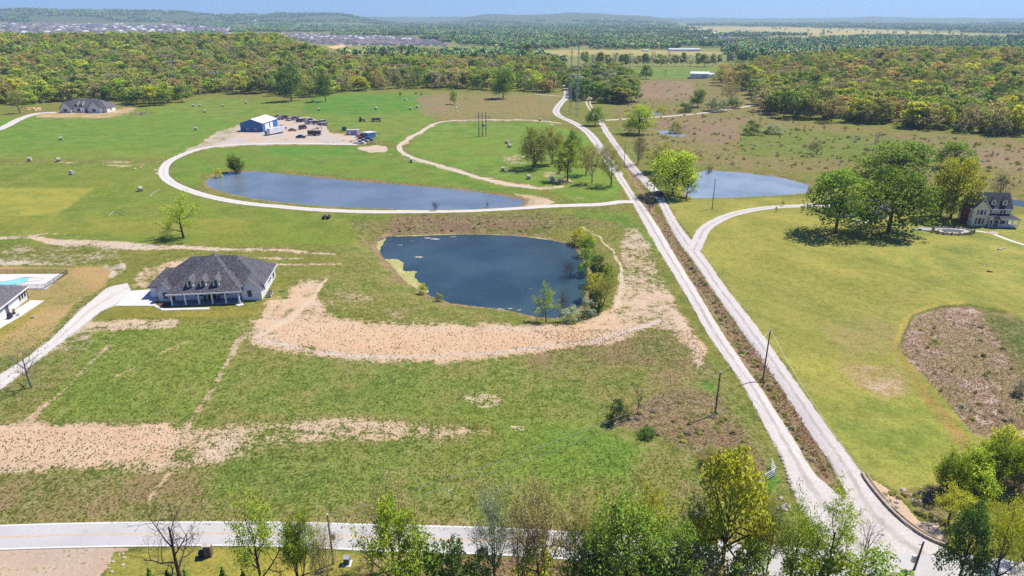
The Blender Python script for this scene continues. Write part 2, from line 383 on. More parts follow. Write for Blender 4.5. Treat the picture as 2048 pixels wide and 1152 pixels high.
# ------------------------------------------------------------------ the ground: zones traced on the land
def c3(*a):
    c = np.array(S(*a)); l = c @ [.3, .6, .1]; return (c * .88 + l * .14) * [1.12, 1.02, .82]
def build_ground():
    th = np.concatenate([np.linspace(-180, -60, 14)[:-1], np.linspace(-60, -41, 30)[:-1], np.arange(-41, 41.001, .112), np.linspace(41, 60, 30)[1:], np.linspace(60, 180, 14)[1:-1]]) * math.pi / 180
    r = [1, 8, 18, 30, 40, 48]
    dep = 48.5; dd = .105
    rr = 0
    while True:
        dep -= dd; nr = CAMH / math.tan(rad(dep))
        if nr - rr > 9 and rr > 0: break
        r.append(nr); rr = nr
    while rr < 2000: rr += 9; r.append(rr)
    while rr < 15600: rr *= 1.012; r.append(rr)
    r = np.array(r); nt, nr = len(th), len(r)
    T, RR = np.meshgrid(th, r); X = (RR * np.sin(T)).ravel(); Y = (RR * np.cos(T)).ravel()
    Zb = Hb(X, Y); px, py = proj(X, Y, Zb); front = (Y > 20)
    px = np.where(front, px, -9e5); py = np.where(front, py, 9e5)
    n = len(X); g = np.tile(c3(118, 130, 58), (n, 1)); dc = np.tile(c3(222, 190, 160), (n, 1)); mk = np.zeros((n, 3)); mk[:, 0] = .02; mk[:, 1] = .30; mk[:, 2] = .8
    # a wobble so traced limits do not run straight
    LOWN = np.clip(np.sin(X / 4.7 + 2 * np.sin(Y / 9.3)) + np.sin(Y / 5.1 + 1.7 * np.sin(X / 8.1)) * .8, -1, 1); hd = [False]
    wx = px + 3 * np.sin(X / 3.1 + Y / 7) + 2.2 * np.sin(Y / 2.3 - X / 5); wy = py + 1.2 * np.sin(X / 4.3) * np.sin(Y / 6.1)
    def zone(poly, fe, col=None, dirt=None, dry=None, rough=None, dcol=None, hard=False):
        hd[0] = hard; a, b = (px, py) if hard else (wx, wy)
        s = sst(-fe, fe, sdf(poly, a, b, fe + 2)); put(s, col, dirt, dry, rough, dcol)
    def line(ln, fe, col=None, dirt=None, dry=None, rough=None, dcol=None, hard=False):
        a, b = (px, py) if hard else (wx, wy)
        s = sst(-fe, fe, ldist(ln, a, b, fe + 40)); put(s, col, dirt, dry, rough, dcol)
    def put(s, col, dirt, dry, rough, dcol):
        nonlocal g, dc
        q = s[:, None] * ((.80 + .20 * LOWN)[:, None] if not hd[0] else 1)
        if col is not None: g = g * (1 - q) + c3(*col) * q
        if dcol is not None: dc = dc * (1 - q) + np.array(S(*dcol)) * [.97, 1, .97] * q
        for i, v in ((0, dirt), (1, dry), (2, rough)):
            if v is not None: mk[:, i] = mk[:, i] * (1 - s) + v * s
    B = 4000
    # far country
    zone([(-B, 0), (B, 0), (B, 136), (-B, 136)], 6, (128, 142, 84), 0, .1, .5)
    zone([(-B, 0), (B, 0), (B, 46), (-B, 46)], 3, (84, 104, 80), 0, .1, .6)
    zone([(1360, 54), (1560, 54), (1760, 60), (2000, 70), (2060, 78), (1940, 77), (1700, 76), (1640, 74), (1420, 68)], 1.5, (186, 178, 120), 0, .3, .3)
    zone([(1400, 59), (1450, 57), (1560, 64), (1690, 72), (1560, 70)], 1, (160, 165, 95), 0, .2, .3)
    zone([(1640, 70), (1990, 70), (2060, 79), (1660, 77)], 1.5, (120, 138, 74), 0, .2, .3)
    zone([(1060, 101), (1250, 99), (1440, 104), (1480, 110), (1330, 110), (1220, 113), (1075, 111)], 1.5, (176, 172, 112), 0, .4, .3)
    zone([(560, 92), (700, 89), (900, 91), (1010, 100), (1040, 111), (780, 113), (640, 108)], 1.5, (128, 142, 84), 0, .1, .3)
    zone([(440, 62), (640, 70), (560, 80), (420, 70)], 2, (132, 152, 92), 0, .1, .3)
    zone([(655, 93), (700, 88), (700, 92), (668, 98)], 1, (225, 200, 175), 1, .1, .3)
    zone([(1250, 137), (1480, 134), (1500, 150), (1440, 160), (1270, 162)], 2, (104, 144, 56), 0, .1, .3)
    zone([(0, 44), (460, 58), (460, 74), (0, 74)], 2, (150, 146, 128), .3, .3, .3, (200, 190, 175))
    # brown meadow right of the roads
    zone([(1215, 160), (1440, 155), (1520, 200), (1560, 235), (1800, 262), (2200, 290), (2200, 395), (2010, 385), (1700, 350), (1560, 345), (1400, 330), (1290, 320), (1230, 245)], 6, (124, 128, 62), .0, .62, .9)
    zone([(1265, 165), (1380, 162), (1400, 190), (1350, 200), (1270, 195)], 5, (120, 116, 84), 0, .95, .8)
    zone([(1290, 240), (1500, 235), (1500, 262), (1440, 290), (1380, 280)], 5, (120, 116, 72), 0, .85, .8)
    zone([(1850, 290), (2200, 300), (2200, 350), (1900, 330)], 5, (126, 122, 78), 0, .85, .8)
    zone([(1480, 250), (1800, 275), (1820, 330), (1480, 310)], 8, (104, 132, 50), 0, .45, .8)
    # bright hay fields upper left
    zone([(-B, 232), (120, 232), (360, 205), (430, 195), (600, 205), (700, 187), (860, 185), (870, 240), (800, 290), (700, 262), (560, 232), (480, 262), (340, 318), (-B, 322)], 4, (110, 144, 52), 0, .16, .45)
    zone([(620, 190), (870, 186), (850, 220), (700, 232), (600, 225)], 8, (80, 138, 44), 0, .08, .3)
    zone([(-B, 250), (180, 240), (380, 225), (480, 245), (380, 300), (-B, 318)], 6, (100, 142, 48), 0, .10, .4)
    zone([(860, 185), (1120, 190), (1110, 225), (1100, 238), (870, 240)], 5, (134, 134, 78), .05, .62, .7)
    zone([(830, 190), (900, 190), (900, 225), (845, 232)], 7, (130, 128, 88), .2, .75, .7)
    zone([(850, 265), (870, 246), (1090, 245), (1180, 275), (1230, 330), (1240, 400), (1150, 405), (1090, 375), (960, 350), (840, 318), (812, 295)], 4, (106, 146, 50), 0, .12, .42)
    zone([(350, 320), (420, 296), (700, 292), (800, 300), (860, 326), (1000, 365), (1080, 385), (1060, 395), (900, 374), (600, 345), (460, 338), (400, 350), (390, 375), (350, 355)], 4, (100, 140, 46), 0, .14, .45)
    zone([(520, 292), (700, 294), (690, 312), (540, 312)], 5, (84, 142, 46), 0, .04, .4)
    # left middle fields
    zone([(-B, 330), (330, 328), (318, 350), (370, 384), (480, 404), (640, 428), (820, 434), (760, 470), (700, 490), (-B, 475)], 5, (112, 138, 46), 0, .16, .45)
    zone([(-B, 376), (190, 376), (110, 432), (-B, 434)], 1.5, (146, 154, 60), 0, .12, .35, hard=True)
    zone([(-B, 434), (300, 434), (500, 440), (500, 468), (-B, 466)], 4, (128, 142, 54), 0, .18, .4)
    zone([(700, 440), (1130, 420), (1250, 418), (1265, 450), (1160, 460), (1000, 464), (800, 468), (720, 500)], 4, (118, 128, 66), .0, .55, .95)
    zone([(790, 430), (1000, 432), (1100, 450), (900, 462), (780, 458)], 6, (122, 112, 76), .05, .8, 1)
    zone([(1100, 420), (1255, 424), (1300, 470), (1340, 540), (1250, 450)], 4, (104, 138, 48), 0, .2, .7)
    # around the near pond
    zone([(680, 490), (760, 480), (800, 560), (900, 610), (1070, 640), (1000, 650), (800, 640), (660, 610), (640, 560)], 6, (124, 136, 66), .05, .45, .95)
    zone([(1120, 470), (1240, 460), (1330, 560), (1240, 600), (1180, 610), (1160, 500)], 6, (126, 136, 66), .05, .42, .9)
    # rough lower fields
    zone([(-B, 640), (480, 640), (560, 700), (800, 728), (1100, 700), (1250, 680), (1380, 700), (1440, 740), (1580, 960), (1580, 1090), (-B, 1045)], 8, (122, 138, 64), .08, .52, 1)
    zone([(430, 720), (700, 722), (1000, 722), (1200, 800), (1180, 990), (700, 1010), (420, 990), (430, 930), (700, 880), (980, 870), (960, 850), (500, 835), (420, 800)], 25, (112, 138, 56), 0, .42, 1)
    zone([(1000, 850), (1180, 850), (1300, 900), (1250, 960), (1000, 960)], 20, (102, 140, 50), 0, .28, .9)
    zone([(1370, 680), (1420, 760), (1480, 860), (1560, 960), (1540, 990), (1480, 900), (1430, 810), (1380, 740)], 8, (86, 134, 44), 0, .12, .8)
    zone([(1060, 640), (1380, 650), (1430, 760), (1340, 770), (1200, 730), (1060, 740)], 15, (128, 132, 70), .10, .62, 1)
    zone([(1230, 840), (1330, 780), (1440, 790), (1540, 940), (1480, 960), (1350, 880)], 15, (138, 128, 86), .1, .8, 1)
    zone([(-B, 950), (400, 950), (420, 1040), (-B, 1045)], 10, (134, 134, 72), .14, .66, 1)
    zone([(160, 640), (470, 650), (480, 700), (380, 840), (60, 835), (160, 730)], 10, (112, 140, 54), .06, .36, 1)
    # mown right lawn
    zone([(1330, 398), (1640, 395), (1850, 440), (2200, 420), (2200, 1000), (1850, 1010), (1790, 985), (1722, 940), (1600, 770), (1452, 575), (1400, 500)], 3, (148, 156, 72), 0, .26, .5)
    zone([(1450, 540), (1900, 560), (1800, 640), (1800, 720), (1700, 720), (1560, 700)], 30, (136, 146, 70), 0, .34, .55)
    zone([(1500, 780), (1900, 800), (1950, 880), (1850, 975), (1720, 930)], 20, (134, 150, 60), 0, .2, .5)
    zone([(1640, 650), (1780, 640), (1800, 700), (1690, 720)], 15, (146, 146, 92), .03, .45, .6)
    zone([(1680, 735), (1740, 724), (1800, 735), (1822, 790), (1770, 796), (1720, 775)], 12, (168, 156, 106), .42, .6, .8, (206, 184, 152))
    line([(1790, 690, 3), (1800, 650, 3), (1850, 617, 4), (1930, 607, 4)], 5, (172, 160, 78), 0, .3, .5)
    line([(1790, 690, 5), (1830, 760, 9), (1900, 850, 14), (1945, 900, 14)], 8, (150, 138, 72), 0, .4, .6)
    zone([(1800, 700), (1804, 665), (1830, 632), (1880, 614), (1940, 611), (2010, 625), (2060, 650), (2300, 720), (2300, 900), (1985, 880), (1945, 868), (1900, 810), (1850, 755), (1815, 720)], 1.0, (136, 128, 82), .40, .95, 1.0, (224, 196, 180), hard=True)
    zone([(1950, 612), (2060, 640), (2300, 700), (2300, 760), (2040, 760), (2000, 690)], 14, (96, 126, 54), .25, .5, 1)
    line([(1800, 700, 1), (1804, 665, 1.5), (1830, 632, 1.5), (1880, 613, 2), (1940, 610, 2), (2010, 624, 3)], 2, (52, 92, 30), 0, 0, .8)
    zone([(1790, 985), (1860, 975), (1950, 950), (2300, 930), (2300, 1030), (1900, 1060), (1850, 1030)], 5, (104, 112, 60), .2, .7, 1)
    zone([(1950, 1000), (2300, 960), (2300, 1100), (1960, 1100)], 8, (128, 148, 56), 0, .2, .6)
    # between the roads
    zone([(1243, 315), (1262, 340), (1300, 395), (1330, 450), (1390, 545), (1430, 600), (1500, 690), (1625, 868), (1690, 985), (1650, 965), (1580, 864), (1500, 745), (1395, 580), (1315, 450), (1255, 350)], 2, (122, 112, 70), .1, .88, 1.2)
    line([(1260, 340, 3), (1300, 400, 3), (1330, 450, 4), (1400, 555, 5), (1480, 665, 7), (1560, 780, 8), (1640, 900, 8)], 5, (146, 116, 84), .10, .95, 1.1)
    # tan lawn round the neighbour
    zone([(-B, 532), (215, 534), (228, 545), (215, 570), (140, 615), (100, 665), (40, 712), (-B, 735)], 3, (176, 158, 110), .10, .5, .6, (215, 190, 158))
    zone([(60, 600), (110, 590), (40, 660), (-20, 690), (-20, 660)], 6, (142, 140, 66), 0, .2, .5)
    # house lawn
    zone([(185, 638), (225, 612), (300, 614), (330, 622), (420, 622), (535, 608), (540, 585), (552, 560), (560, 600), (515, 633), (420, 634)], 2, (134, 136, 58), 0, .2, .5)
    # mowing passes on the lawn
    lawn = sst(-4, 4, sdf([(1420, 500), (1640, 430), (1850, 470), (2200, 470), (2200, 900), (1950, 900), (1900, 960), (1722, 930), (1600, 770), (1452, 575)], px, py, 6))
    q_ = (X * .86 - Y * .5 * -1 * .0 + .5 * Y)
    st_ = np.sin((X * .80 + Y * .60) / .95 + .6 * np.sin(Y / 14)) * .5 + .5 * np.sin((X * .80 + Y * .60) / 3.1)
    g = g * (1 + .075 * (st_ * lawn)[:, None] * [1, .8, 1])
    # bare dirt
    P1 = (228, 200, 172)
    zone([(592, 556), (655, 558), (640, 600), (680, 630), (760, 640), (830, 642), (930, 646), (1030, 650), (1110, 645), (1160, 640), (1200, 622), (1225, 600), (1240, 560), (1325, 560), (1362, 625), (1396, 668), (1416, 700), (1405, 742), (1382, 722), (1372, 690), (1335, 655), (1290, 662), (1255, 680), (1200, 693), (1100, 702), (1000, 716), (880, 726), (800, 729), (700, 719), (620, 716), (560, 706), (510, 690), (482, 660), (520, 640), (530, 605), (570, 588)], 13, None, .76, .6, .9, P1)
    zone([(1245, 450), (1275, 452), (1300, 490), (1330, 562), (1244, 562), (1240, 500)], 9, None, .58, .6, .9, (220, 196, 172))
    zone([(640, 575), (700, 560), (760, 600), (840, 620), (860, 645), (760, 640), (690, 640), (660, 620)], 9, None, .30, .5, 1, P1)
    zone([(500, 640), (560, 650), (900, 660), (1100, 665), (1200, 650), (1150, 690), (900, 715), (640, 700)], 12, None, 1.0, .5, .7, (232, 194, 160))
    zone([(1240, 560), (1320, 565), (1380, 690), (1320, 655), (1240, 640)], 10, None, .66, .5, .8, (222, 194, 170))
    line([(655, 562, 3), (620, 600, 4), (570, 640, 5), (520, 672, 5)], 4, None, 1.0, .4, .5, (232, 206, 180))
    line([(520, 680, 2), (640, 706, 2), (800, 716, 2), (1000, 704, 2), (1200, 680, 2), (1320, 640, 2)], 2.5, None, .95, .4, .5, (222, 206, 196))
    line([(1385, 690, 3), (1398, 715, 3), (1392, 745, 3)], 3, None, .8, .4, .8, (220, 206, 196))
    line([(1165, 455, 2), (1200, 473, 2), (1228, 505, 2.5), (1242, 545, 3), (1246, 585, 5), (1230, 612, 6)], 3, None, .9, .5, .8, (228, 214, 190))
    zone([(-60, 852), (60, 845), (150, 843), (330, 848), (420, 852), (560, 838), (700, 834), (850, 845), (980, 850), (985, 870), (850, 886), (700, 886), (560, 892), (420, 935), (300, 945), (150, 942), (-60, 962)], 17, None, .60, .6, 1, P1)
    zone([(-60, 858), (150, 852), (330, 856), (380, 880), (330, 915), (150, 925), (-60, 935)], 18, None, 1.0, .5, .7, (232, 196, 164))
    for k_ in range(6): line([(-60 + k_ * 40, 940 - k_ * 3, 1), (60 + k_ * 55, 850, 1)], 1.6, None, .95, .5, .6, (214, 176, 146))
    line([(-60, 480, 3), (60, 474, 4), (110, 483, 7), (160, 489, 9), (230, 490, 9), (300, 494, 6), (450, 498, 4), (580, 501, 3.5), (668, 508, 2.5)], 4, None, .82, .5, .8, (222, 204, 184))
    line([(-60, 524, 9), (80, 522, 9), (200, 522, 9), (245, 532, 8), (225, 552, 6)], 4, None, .9, .5, .8, (218, 204, 186))
    line([(520, 516, 2), (560, 517, 3), (610, 518, 2)], 3, None, .8, .5, .8, (222, 200, 180))
    line([(545, 528, 3), (600, 531, 3), (680, 527, 2)], 3, None, .8, .5, .8, (220, 196, 176))
    zone([(0, 490), (240, 495), (250, 560), (215, 535), (0, 524)], 8, None, .42, .5, .9, (220, 204, 184))
    zone([(280, 530), (390, 515), (380, 560), (310, 580), (260, 575)], 8, None, .6, .5, .9, P1)
    line([(15, 476, 2), (100, 466, 2), (170, 474, 2)], 3, None, .6, .5, .8, (215, 195, 170))
    zone([(180, 640), (360, 636), (360, 655), (250, 665), (160, 662)], 6, None, .62, .6, 1, (224, 200, 172))
    zone([(110, 650), (190, 660), (190, 700), (90, 710), (60, 730)], 9, None, .45, .6, 1, (220, 198, 172))
    line([(240, 650, 3), (215, 690, 3), (180, 730, 3), (120, 790, 4), (50, 845, 6)], 4, None, .72, .6, 1, (206, 184, 152))
    line([(385, 680, 1.5), (330, 705, 1.5), (270, 735, 1.5), (215, 757, 1.5)], 2.5, None, .72, .6, 1, (212, 190, 150))
    line([(500, 660, 8), (470, 690, 6), (440, 745, 6), (405, 810, 5), (375, 850, 6), (345, 940, 4), (310, 985, 4), (285, 1035, 4)], 5, None, .66, .6, 1, (206, 184, 154))
    zone([(170, 590), (240, 570), (260, 585), (200, 625), (100, 690), (60, 710)], 4, None, .3, .6, 1, (220, 208, 190))
    zone([(925, 795), (960, 782), (1005, 795), (1000, 818), (950, 820)], 5, None, .55, .6, 1, (224, 204, 170))
    zone([(1020, 850), (1050, 850), (1055, 862), (1030, 862)], 3, None, .6, .6, 1, (224, 214, 170))
    zone([(345, 318), (400, 288), (440, 262), (482, 248), (490, 262), (556, 240), (570, 232), (625, 236), (650, 250), (660, 266), (705, 268), (722, 278), (735, 288), (600, 289), (450, 293), (400, 300)], 3, None, .95, .3, .5, (212, 200, 192))
    zone([(345, 315), (440, 262), (482, 248), (480, 268), (400, 300)], 4, None, .75, .4, .7, (206, 188, 168))
    line([(0, 326, 1), (100, 325, 1.5), (200, 325, 2), (330, 324, 2)], 2, None, .55, .6, .8, (212, 196, 170))
    zone([(205, 328), (270, 330), (262, 334), (215, 333)], 2, None, .8, .6, .8, (212, 190, 170))
    zone([(308, 335), (330, 332), (320, 352), (304, 345)], 2, None, .6, .6, .8, (214, 200, 180))
    zone([(712, 297), (745, 290), (775, 292), (772, 304), (745, 307)], 2.5, None, 1, .4, .5, (218, 202, 188))
    line([(775, 308, 1.5), (810, 318, 1.5), (850, 323, 1.5)], 1.5, None, .6, .4, .5, (214, 206, 150))
    line([(1104, 250, 1.5), (1080, 242, 1.5), (1024, 240, 1.5), (960, 240, 1.5), (900, 242, 1.5), (868, 248, 2), (845, 262, 3), (815, 279, 4), (800, 291, 4), (804, 304, 4), (822, 314, 3), (850, 323, 3), (900, 338, 4), (960, 356, 4), (1024, 370, 4), (1080, 377, 4), (1125, 372, 3)], 2, None, .8, .4, .6, (220, 200, 170))
    zone([(1030, 386), (1080, 392), (1110, 405), (1090, 414), (1050, 410)], 3, None, .8, .5, .8, (220, 194, 164))
    line([(416, 384, 1.5), (404, 365, 2.5), (425, 350, 2)], 3, None, .4, .6, .6, (206, 186, 130))
    line([(470, 342, 1.5), (600, 350, 1.5), (800, 367, 2), (1000, 388, 3), (1050, 396, 3)], 2, (140, 120, 88), .3, .9, .9, (190, 160, 140))
    line([(1080, 475, 2), (1000, 466, 2), (880, 466, 2), (770, 470, 2), (750, 495, 2), (800, 560, 2)], 3, (150, 130, 80), .1, .8, 1)
    zone([(1000, 310), (1050, 310), (1060, 330), (1010, 330)], 4, None, .5, .6, .7, (220, 194, 170))
    zone([(1080, 340), (1130, 345), (1150, 365), (1100, 372)], 5, None, .5, .6, .7, (214, 192, 160))
    zone([(1150, 395), (1175, 390), (1170, 400), (1150, 404)], 3, None, .4, .6, .7)
    zone([(60, 228), (110, 222), (210, 222), (245, 214), (280, 213), (262, 228), (215, 237), (70, 236)], 2.5, None, .75, .6, .7, (206, 178, 134))
    zone([(215, 229), (275, 224), (300, 226), (280, 233)], 2, None, .45, .6, .7, (206, 168, 130))
    zone([(-60, 1098), (262, 1094), (232, 1130), (205, 1152), (150, 1200), (-60, 1200)], 4, None, 1.1, .3, .3, (204, 180, 162))
    line([(262, 1094, 4), (232, 1130, 5), (205, 1152, 6)], 5, None, .6, .8, 1, (214, 196, 180))
    zone([(225, 1105), (420, 1098), (760, 1110), (760, 1220), (180, 1220)], 5, (152, 152, 66), 0, .25, .5)
    zone([(720, 1108), (1500, 1130), (2048, 1200), (2048, 1300), (700, 1300)], 8, (116, 110, 66), .2, .7, 1)
    zone([(700, 1112), (820, 1112), (800, 1140), (720, 1140)], 8, None, .4, .6, .9, (214, 190, 150))
    line([(-60, 1044, 4), (180, 1040, 4), (520, 1038, 3), (1020, 1050, 3), (1500, 1085, 3)], 3, (150, 144, 84), .15, .6, 1, (214, 196, 150))
    zone([(1726, 952), (1760, 968), (1790, 990), (1812, 1018), (1835, 1042), (1872, 1044), (1893, 1080), (1893, 1094), (1850, 1078), (1790, 1030), (1750, 985)], 3, None, 1, .4, .6, (228, 200, 176))
    for k_, (lev_, poly_) in POND.items():
        dd2 = sdf(poly_, X, Y, 8) + .7 * np.sin(X / 2.1) * np.sin(Y / 2.9) + .5 * np.sin(X / .9 + Y / 1.3); q_ = sst(-3.2, -.8, dd2); mk[:, 0] = np.where(dd2 > -8, mk[:, 0] * (1 - q_) + .5 * q_, mk[:, 0]); dc = dc * (1 - q_[:, None] * .8) + np.array(S(150, 128, 92)) * q_[:, None] * .8; mk[:, 1] = mk[:, 1] * (1 - q_) + .8 * q_
    # gravel spread round the roads
    gr = (216, 206, 198)
    for edge in ROADEDGES:
        zone(edge, 3.2, None, .9, .4, .6, gr, hard=True)
    zone([(1575, 945), (1600, 1000), (1640, 1090), (1700, 1112), (2048, 1190), (2300, 1230), (2300, 1150), (2048, 1126), (1893, 1102), (1843, 1073), (1776, 1026), (1721, 948), (1690, 1000), (1640, 960)], 3, None, 1.1, .2, .3, gr)
    zone([(1578, 950), (1590, 985), (1605, 1010), (1600, 960)], 6, None, .7, .5, 1, (214, 204, 196))
    Z = H(X, Y)
    V = np.stack([X, Y, Z], 1)
    i = np.arange(nr - 1)[:, None] * nt + np.arange(nt)[None, :]; j = np.arange(nr - 1)[:, None] * nt + (np.arange(nt)[None, :] + 1) % nt
    Q = np.stack([i, j, j + nt, i + nt], -1).reshape(-1, 4)[:, ::-1]
    V = np.vstack([V, [0, 0, 0]]); c = len(V) - 1
    inner = np.stack([np.full(nt, c), (np.arange(nt) + 1) % nt, np.arange(nt), np.arange(nt)], 1)
    g = np.clip(np.vstack([g, g[:1]]), 0, 1); dc = np.vstack([dc, dc[:1]]); mk = np.vstack([mk, mk[:1]])
    me = npmesh('ground', V, Q, dict(gcol=g, dcol=dc, msk=mk), smooth=True)
    m = N('land'); p = m.pos()
    A = lambda nm: (lambda x: (setattr(x, 'attribute_name', nm), x)[1])(m.n('ShaderNodeAttribute')).outputs['Color']
    gc, dcl, ms = A('gcol'), A('dcol'), A('msk'); sep = m.n('ShaderNodeSeparateColor'); m.l(ms, sep.inputs[0]); di, dr, ro = sep.outputs
    n0 = m.noise(.018, 3, .55, p); n1 = m.noise(.11, 4, .6, p); n2 = m.noise(.55, 5, .65, p, .3); n3 = m.noise(2.2, 4, .7, p); n4 = m.noise(7, 2, .6, p)
    # green, straw and thatch
    a = m.mix(m.rng(n1, .3, .7), m.mix(1, gc, (.74, .84, .72), 'MULTIPLY'), m.mix(1, gc, (1.24, 1.12, 1.05), 'MULTIPLY'))
    a = m.mix(m.rng(n0, .35, .65, 0, .6), a, m.mix(1, gc, (1.12, 1.0, .8), 'MULTIPLY'))
    n3b = m.math('ADD', m.math('MULTIPLY', n3, .6), m.math('MULTIPLY', n2, .4))
    lo = m.math('SUBTRACT', 1, m.math('MULTIPLY', ro, .50)); hi = m.math('ADD', 1, m.math('MULTIPLY', ro, .45))
    f = m.rng(n3b, .40, .60, lo, hi, False); sc = m.n('ShaderNodeVectorMath', operation='SCALE'); m.l(a, sc.inputs[0]); m.l(f, sc.inputs['Scale']); a = sc.outputs[0]
    drn = m.math('ADD', dr, m.math('MULTIPLY', m.math('SUBTRACT', m.math('ADD', m.math('MULTIPLY', n2, .55), m.math('MULTIPLY', n3, .45)), .5), 3.2))
    drn = m.math('ADD', drn, m.math('MULTIPLY', m.math('SUBTRACT', n1, .5), 1.2))
    dm = m.rng(drn, .42, .9, 0, 1)
    straw = m.mix(m.rng(n1, .35, .65), S(176, 158, 118), S(158, 128, 108)); straw = m.mix(m.rng(n3, .35, .65), m.mix(1, straw, (.72, .68, .66), 'MULTIPLY'), straw)
    a = m.mix(m.math('MULTIPLY', dm, m.math('MULTIPLY', m.math('ADD', dr, .25), .72, clamp=True)), a, straw)
    dn = m.math('ADD', di, m.math('MULTIPLY', m.math('SUBTRACT', m.math('ADD', m.math('MULTIPLY', n2, .5), m.math('MULTIPLY', n3, .5)), .5), 2.4))
    dn = m.math('ADD', dn, m.math('MULTIPLY', m.math('SUBTRACT', n1, .5), 1.3))
    d = m.rng(dn, .42, .74, 0, .96)
    d = m.math('MULTIPLY', d, m.math('SUBTRACT', 1, m.math('MULTIPLY', m.rng(m.math('ADD', m.math('MULTIPLY', n3, .6), m.math('MULTIPLY', n2, .4)), .545, .60), m.rng(n1, .42, .60, .05, .8))))
    dcv = m.mix(m.rng(n1, .35, .65), m.mix(1, dcl, (.95, .86, .80), 'MULTIPLY'), m.mix(1, dcl, (1.05, 1.06, 1.08), 'MULTIPLY'))
    dcv = m.mix(m.rng(n4, .35, .65, 0, .5), dcv, m.mix(1, dcl, (.80, .78, .76), 'MULTIPLY'))
    dcv = m.mix(m.rng(n2, .38, .62, .55, 0), dcv, m.mix(1, dcl, (.80, .80, .80), 'MULTIPLY'))
    a = m.mix(d, a, dcv)
    m.l(a, m.p.inputs['Base Color']); m.p.inputs['Roughness'].default_value = 1; m.p.inputs['Specular IOR Level'].default_value = .1
    hgt = m.math('ADD', m.math('MULTIPLY', n3, .7), m.math('MULTIPLY', n2, .9)); m.bump(m.math('MULTIPLY', hgt, m.math('ADD', .25, m.math('MULTIPLY', ro, .75))), .35)
    o = mobj('ground', me, m.m); tag(o, kind='structure')
    globals()['GZ'] = (X, Y, g, mk, px, py)
    return o

# road edges as pairs of photo points (left, right), top to bottom
RD = {}
RD['west'] = [((1224, 336), (1236, 336)), ((1234, 358), (1249, 358)), ((1250, 382), (1268, 388)), ((1266, 408), (1289, 413)), ((1289, 450), (1316, 450)), ((1319, 503), (1348, 503)), ((1364, 576), (1393, 576)), ((1416, 668), (1447, 668)), ((1466, 741), (1499, 741)), ((1484, 766), (1520, 769)), ((1535, 864), (1583, 864)), ((1566, 919), (1618, 926)), ((1578, 956), (1648, 964)), ((1592, 1000), (1690, 1000)), ((1625, 1060), (1740, 1045)), ((1668, 1112), (1800, 1110))]
RD['east'] = [((1196, 238), (1204, 238)), ((1206, 262), (1217, 262)), ((1224, 288), (1236, 288)), ((1241, 313), (1255, 313)), ((1261, 338), (1276, 338)), ((1284, 363), (1301, 363)), ((1306, 388), (1323, 388)), ((1319, 408), (1334, 408)), ((1330, 432), (1347, 432)), ((1346, 463), (1368, 463)), ((1359, 485), (1386, 485)), ((1381, 513), (1408, 513)), ((1399, 538), (1426, 538)), ((1424, 576), (1452, 576)), ((1474, 646), (1508, 646)), ((1536, 733), (1570, 733)), ((1622, 864), (1662, 864)), ((1661, 921), (1705, 921)), ((1685, 968), (1735, 965)), ((1705, 1020), (1776, 1022)), ((1740, 1070), (1843, 1071)), ((1790, 1115), (1905, 1106))]
RD['county'] = [((-700, 1072), (-700, 1128)), ((-300, 1058), (-300, 1112)), ((0, 1050), (0, 1101)), ((180, 1045), (180, 1096)), ((420, 1043), (420, 1093)), ((600, 1044), (600, 1096)), ((740, 1048), (740, 1103)), ((1020, 1056), (1020, 1113)), ((1400, 1080), (1400, 1140)), ((1700, 1104), (1700, 1168)), ((1900, 1112), (1900, 1184)), ((2048, 1124), (2048, 1200)), ((2400, 1158), (2400, 1245))]
RD['farm'] = [((0, 748), (0, 781)), ((50, 718), (50, 741)), ((105, 676), (102, 701)), ((160, 621), (160, 657)), ((190, 596), (205, 622)), ((215, 576), (232, 610)), ((255, 566), (262, 583))]
ROADEDGES = []
for k in ('west', 'east', 'farm'):
    e = RD[k]; ROADEDGES.append([(a[0] - 1.5, a[1]) for a, b in e] + [(b[0] + 1.5, b[1]) for a, b in e[::-1]])
def cr(P, n):
    """Catmull-Rom through points (k,dim)"""
    P = np.asarray(P, float); P = np.vstack([2 * P[0] - P[1], P, 2 * P[-1] - P[-2]]); out = []
    for i in range(1, len(P) - 2):
        t = np.linspace(0, 1, n, endpoint=False)[:, None]; a, b, c, d = P[i - 1:i + 3]
        out.append(.5 * (2 * b + (c - a) * t + (2 * a - 5 * b + 4 * c - d) * t ** 2 + (3 * b - a - 3 * c + d) * t ** 3))
    return np.vstack(out + [P[-2][None]])
def ribbon(name, left, right, mt, lift=.05, n=14, across=8, wob=.0):
    Lp = cr(left, n); Rp = cr(right, n); k = len(Lp)
    if wob:
        s = NR.rand(k, 1) - .5; s2 = NR.rand(k, 1) - .5; d = (Rp - Lp) / np.linalg.norm(Rp - Lp, axis=1)[:, None]
        Lp = Lp + d * s * wob; Rp = Rp + d * s2 * wob
    t = np.linspace(0, 1, across + 1)
    V = Lp[:, None, :] * (1 - t)[None, :, None] + Rp[:, None, :] * t[None, :, None]
    V = V.reshape(-1, 2); Z = H(V[:, 0], V[:, 1]) + lift
    w = across + 1; i = (np.arange(k - 1)[:, None] * w + np.arange(across)[None]).ravel()
    Q = np.stack([i, i + 1, i + w + 1, i + w], 1)
    me = npmesh(name, np.column_stack([V, Z]), Q)
    a = me.attributes.new('across', 'FLOAT', 'POINT'); a.data.foreach_set('value', np.tile(t, k).astype(np.float32))
    me.validate(); 
    if me.polygons[0].normal.z < 0: me.flip_normals()
    return tag(mobj(name, me, mt), kind='structure')
def edges_to_world(e): return [L2(*a) for a, b in e], [L2(*b) for a, b in e]
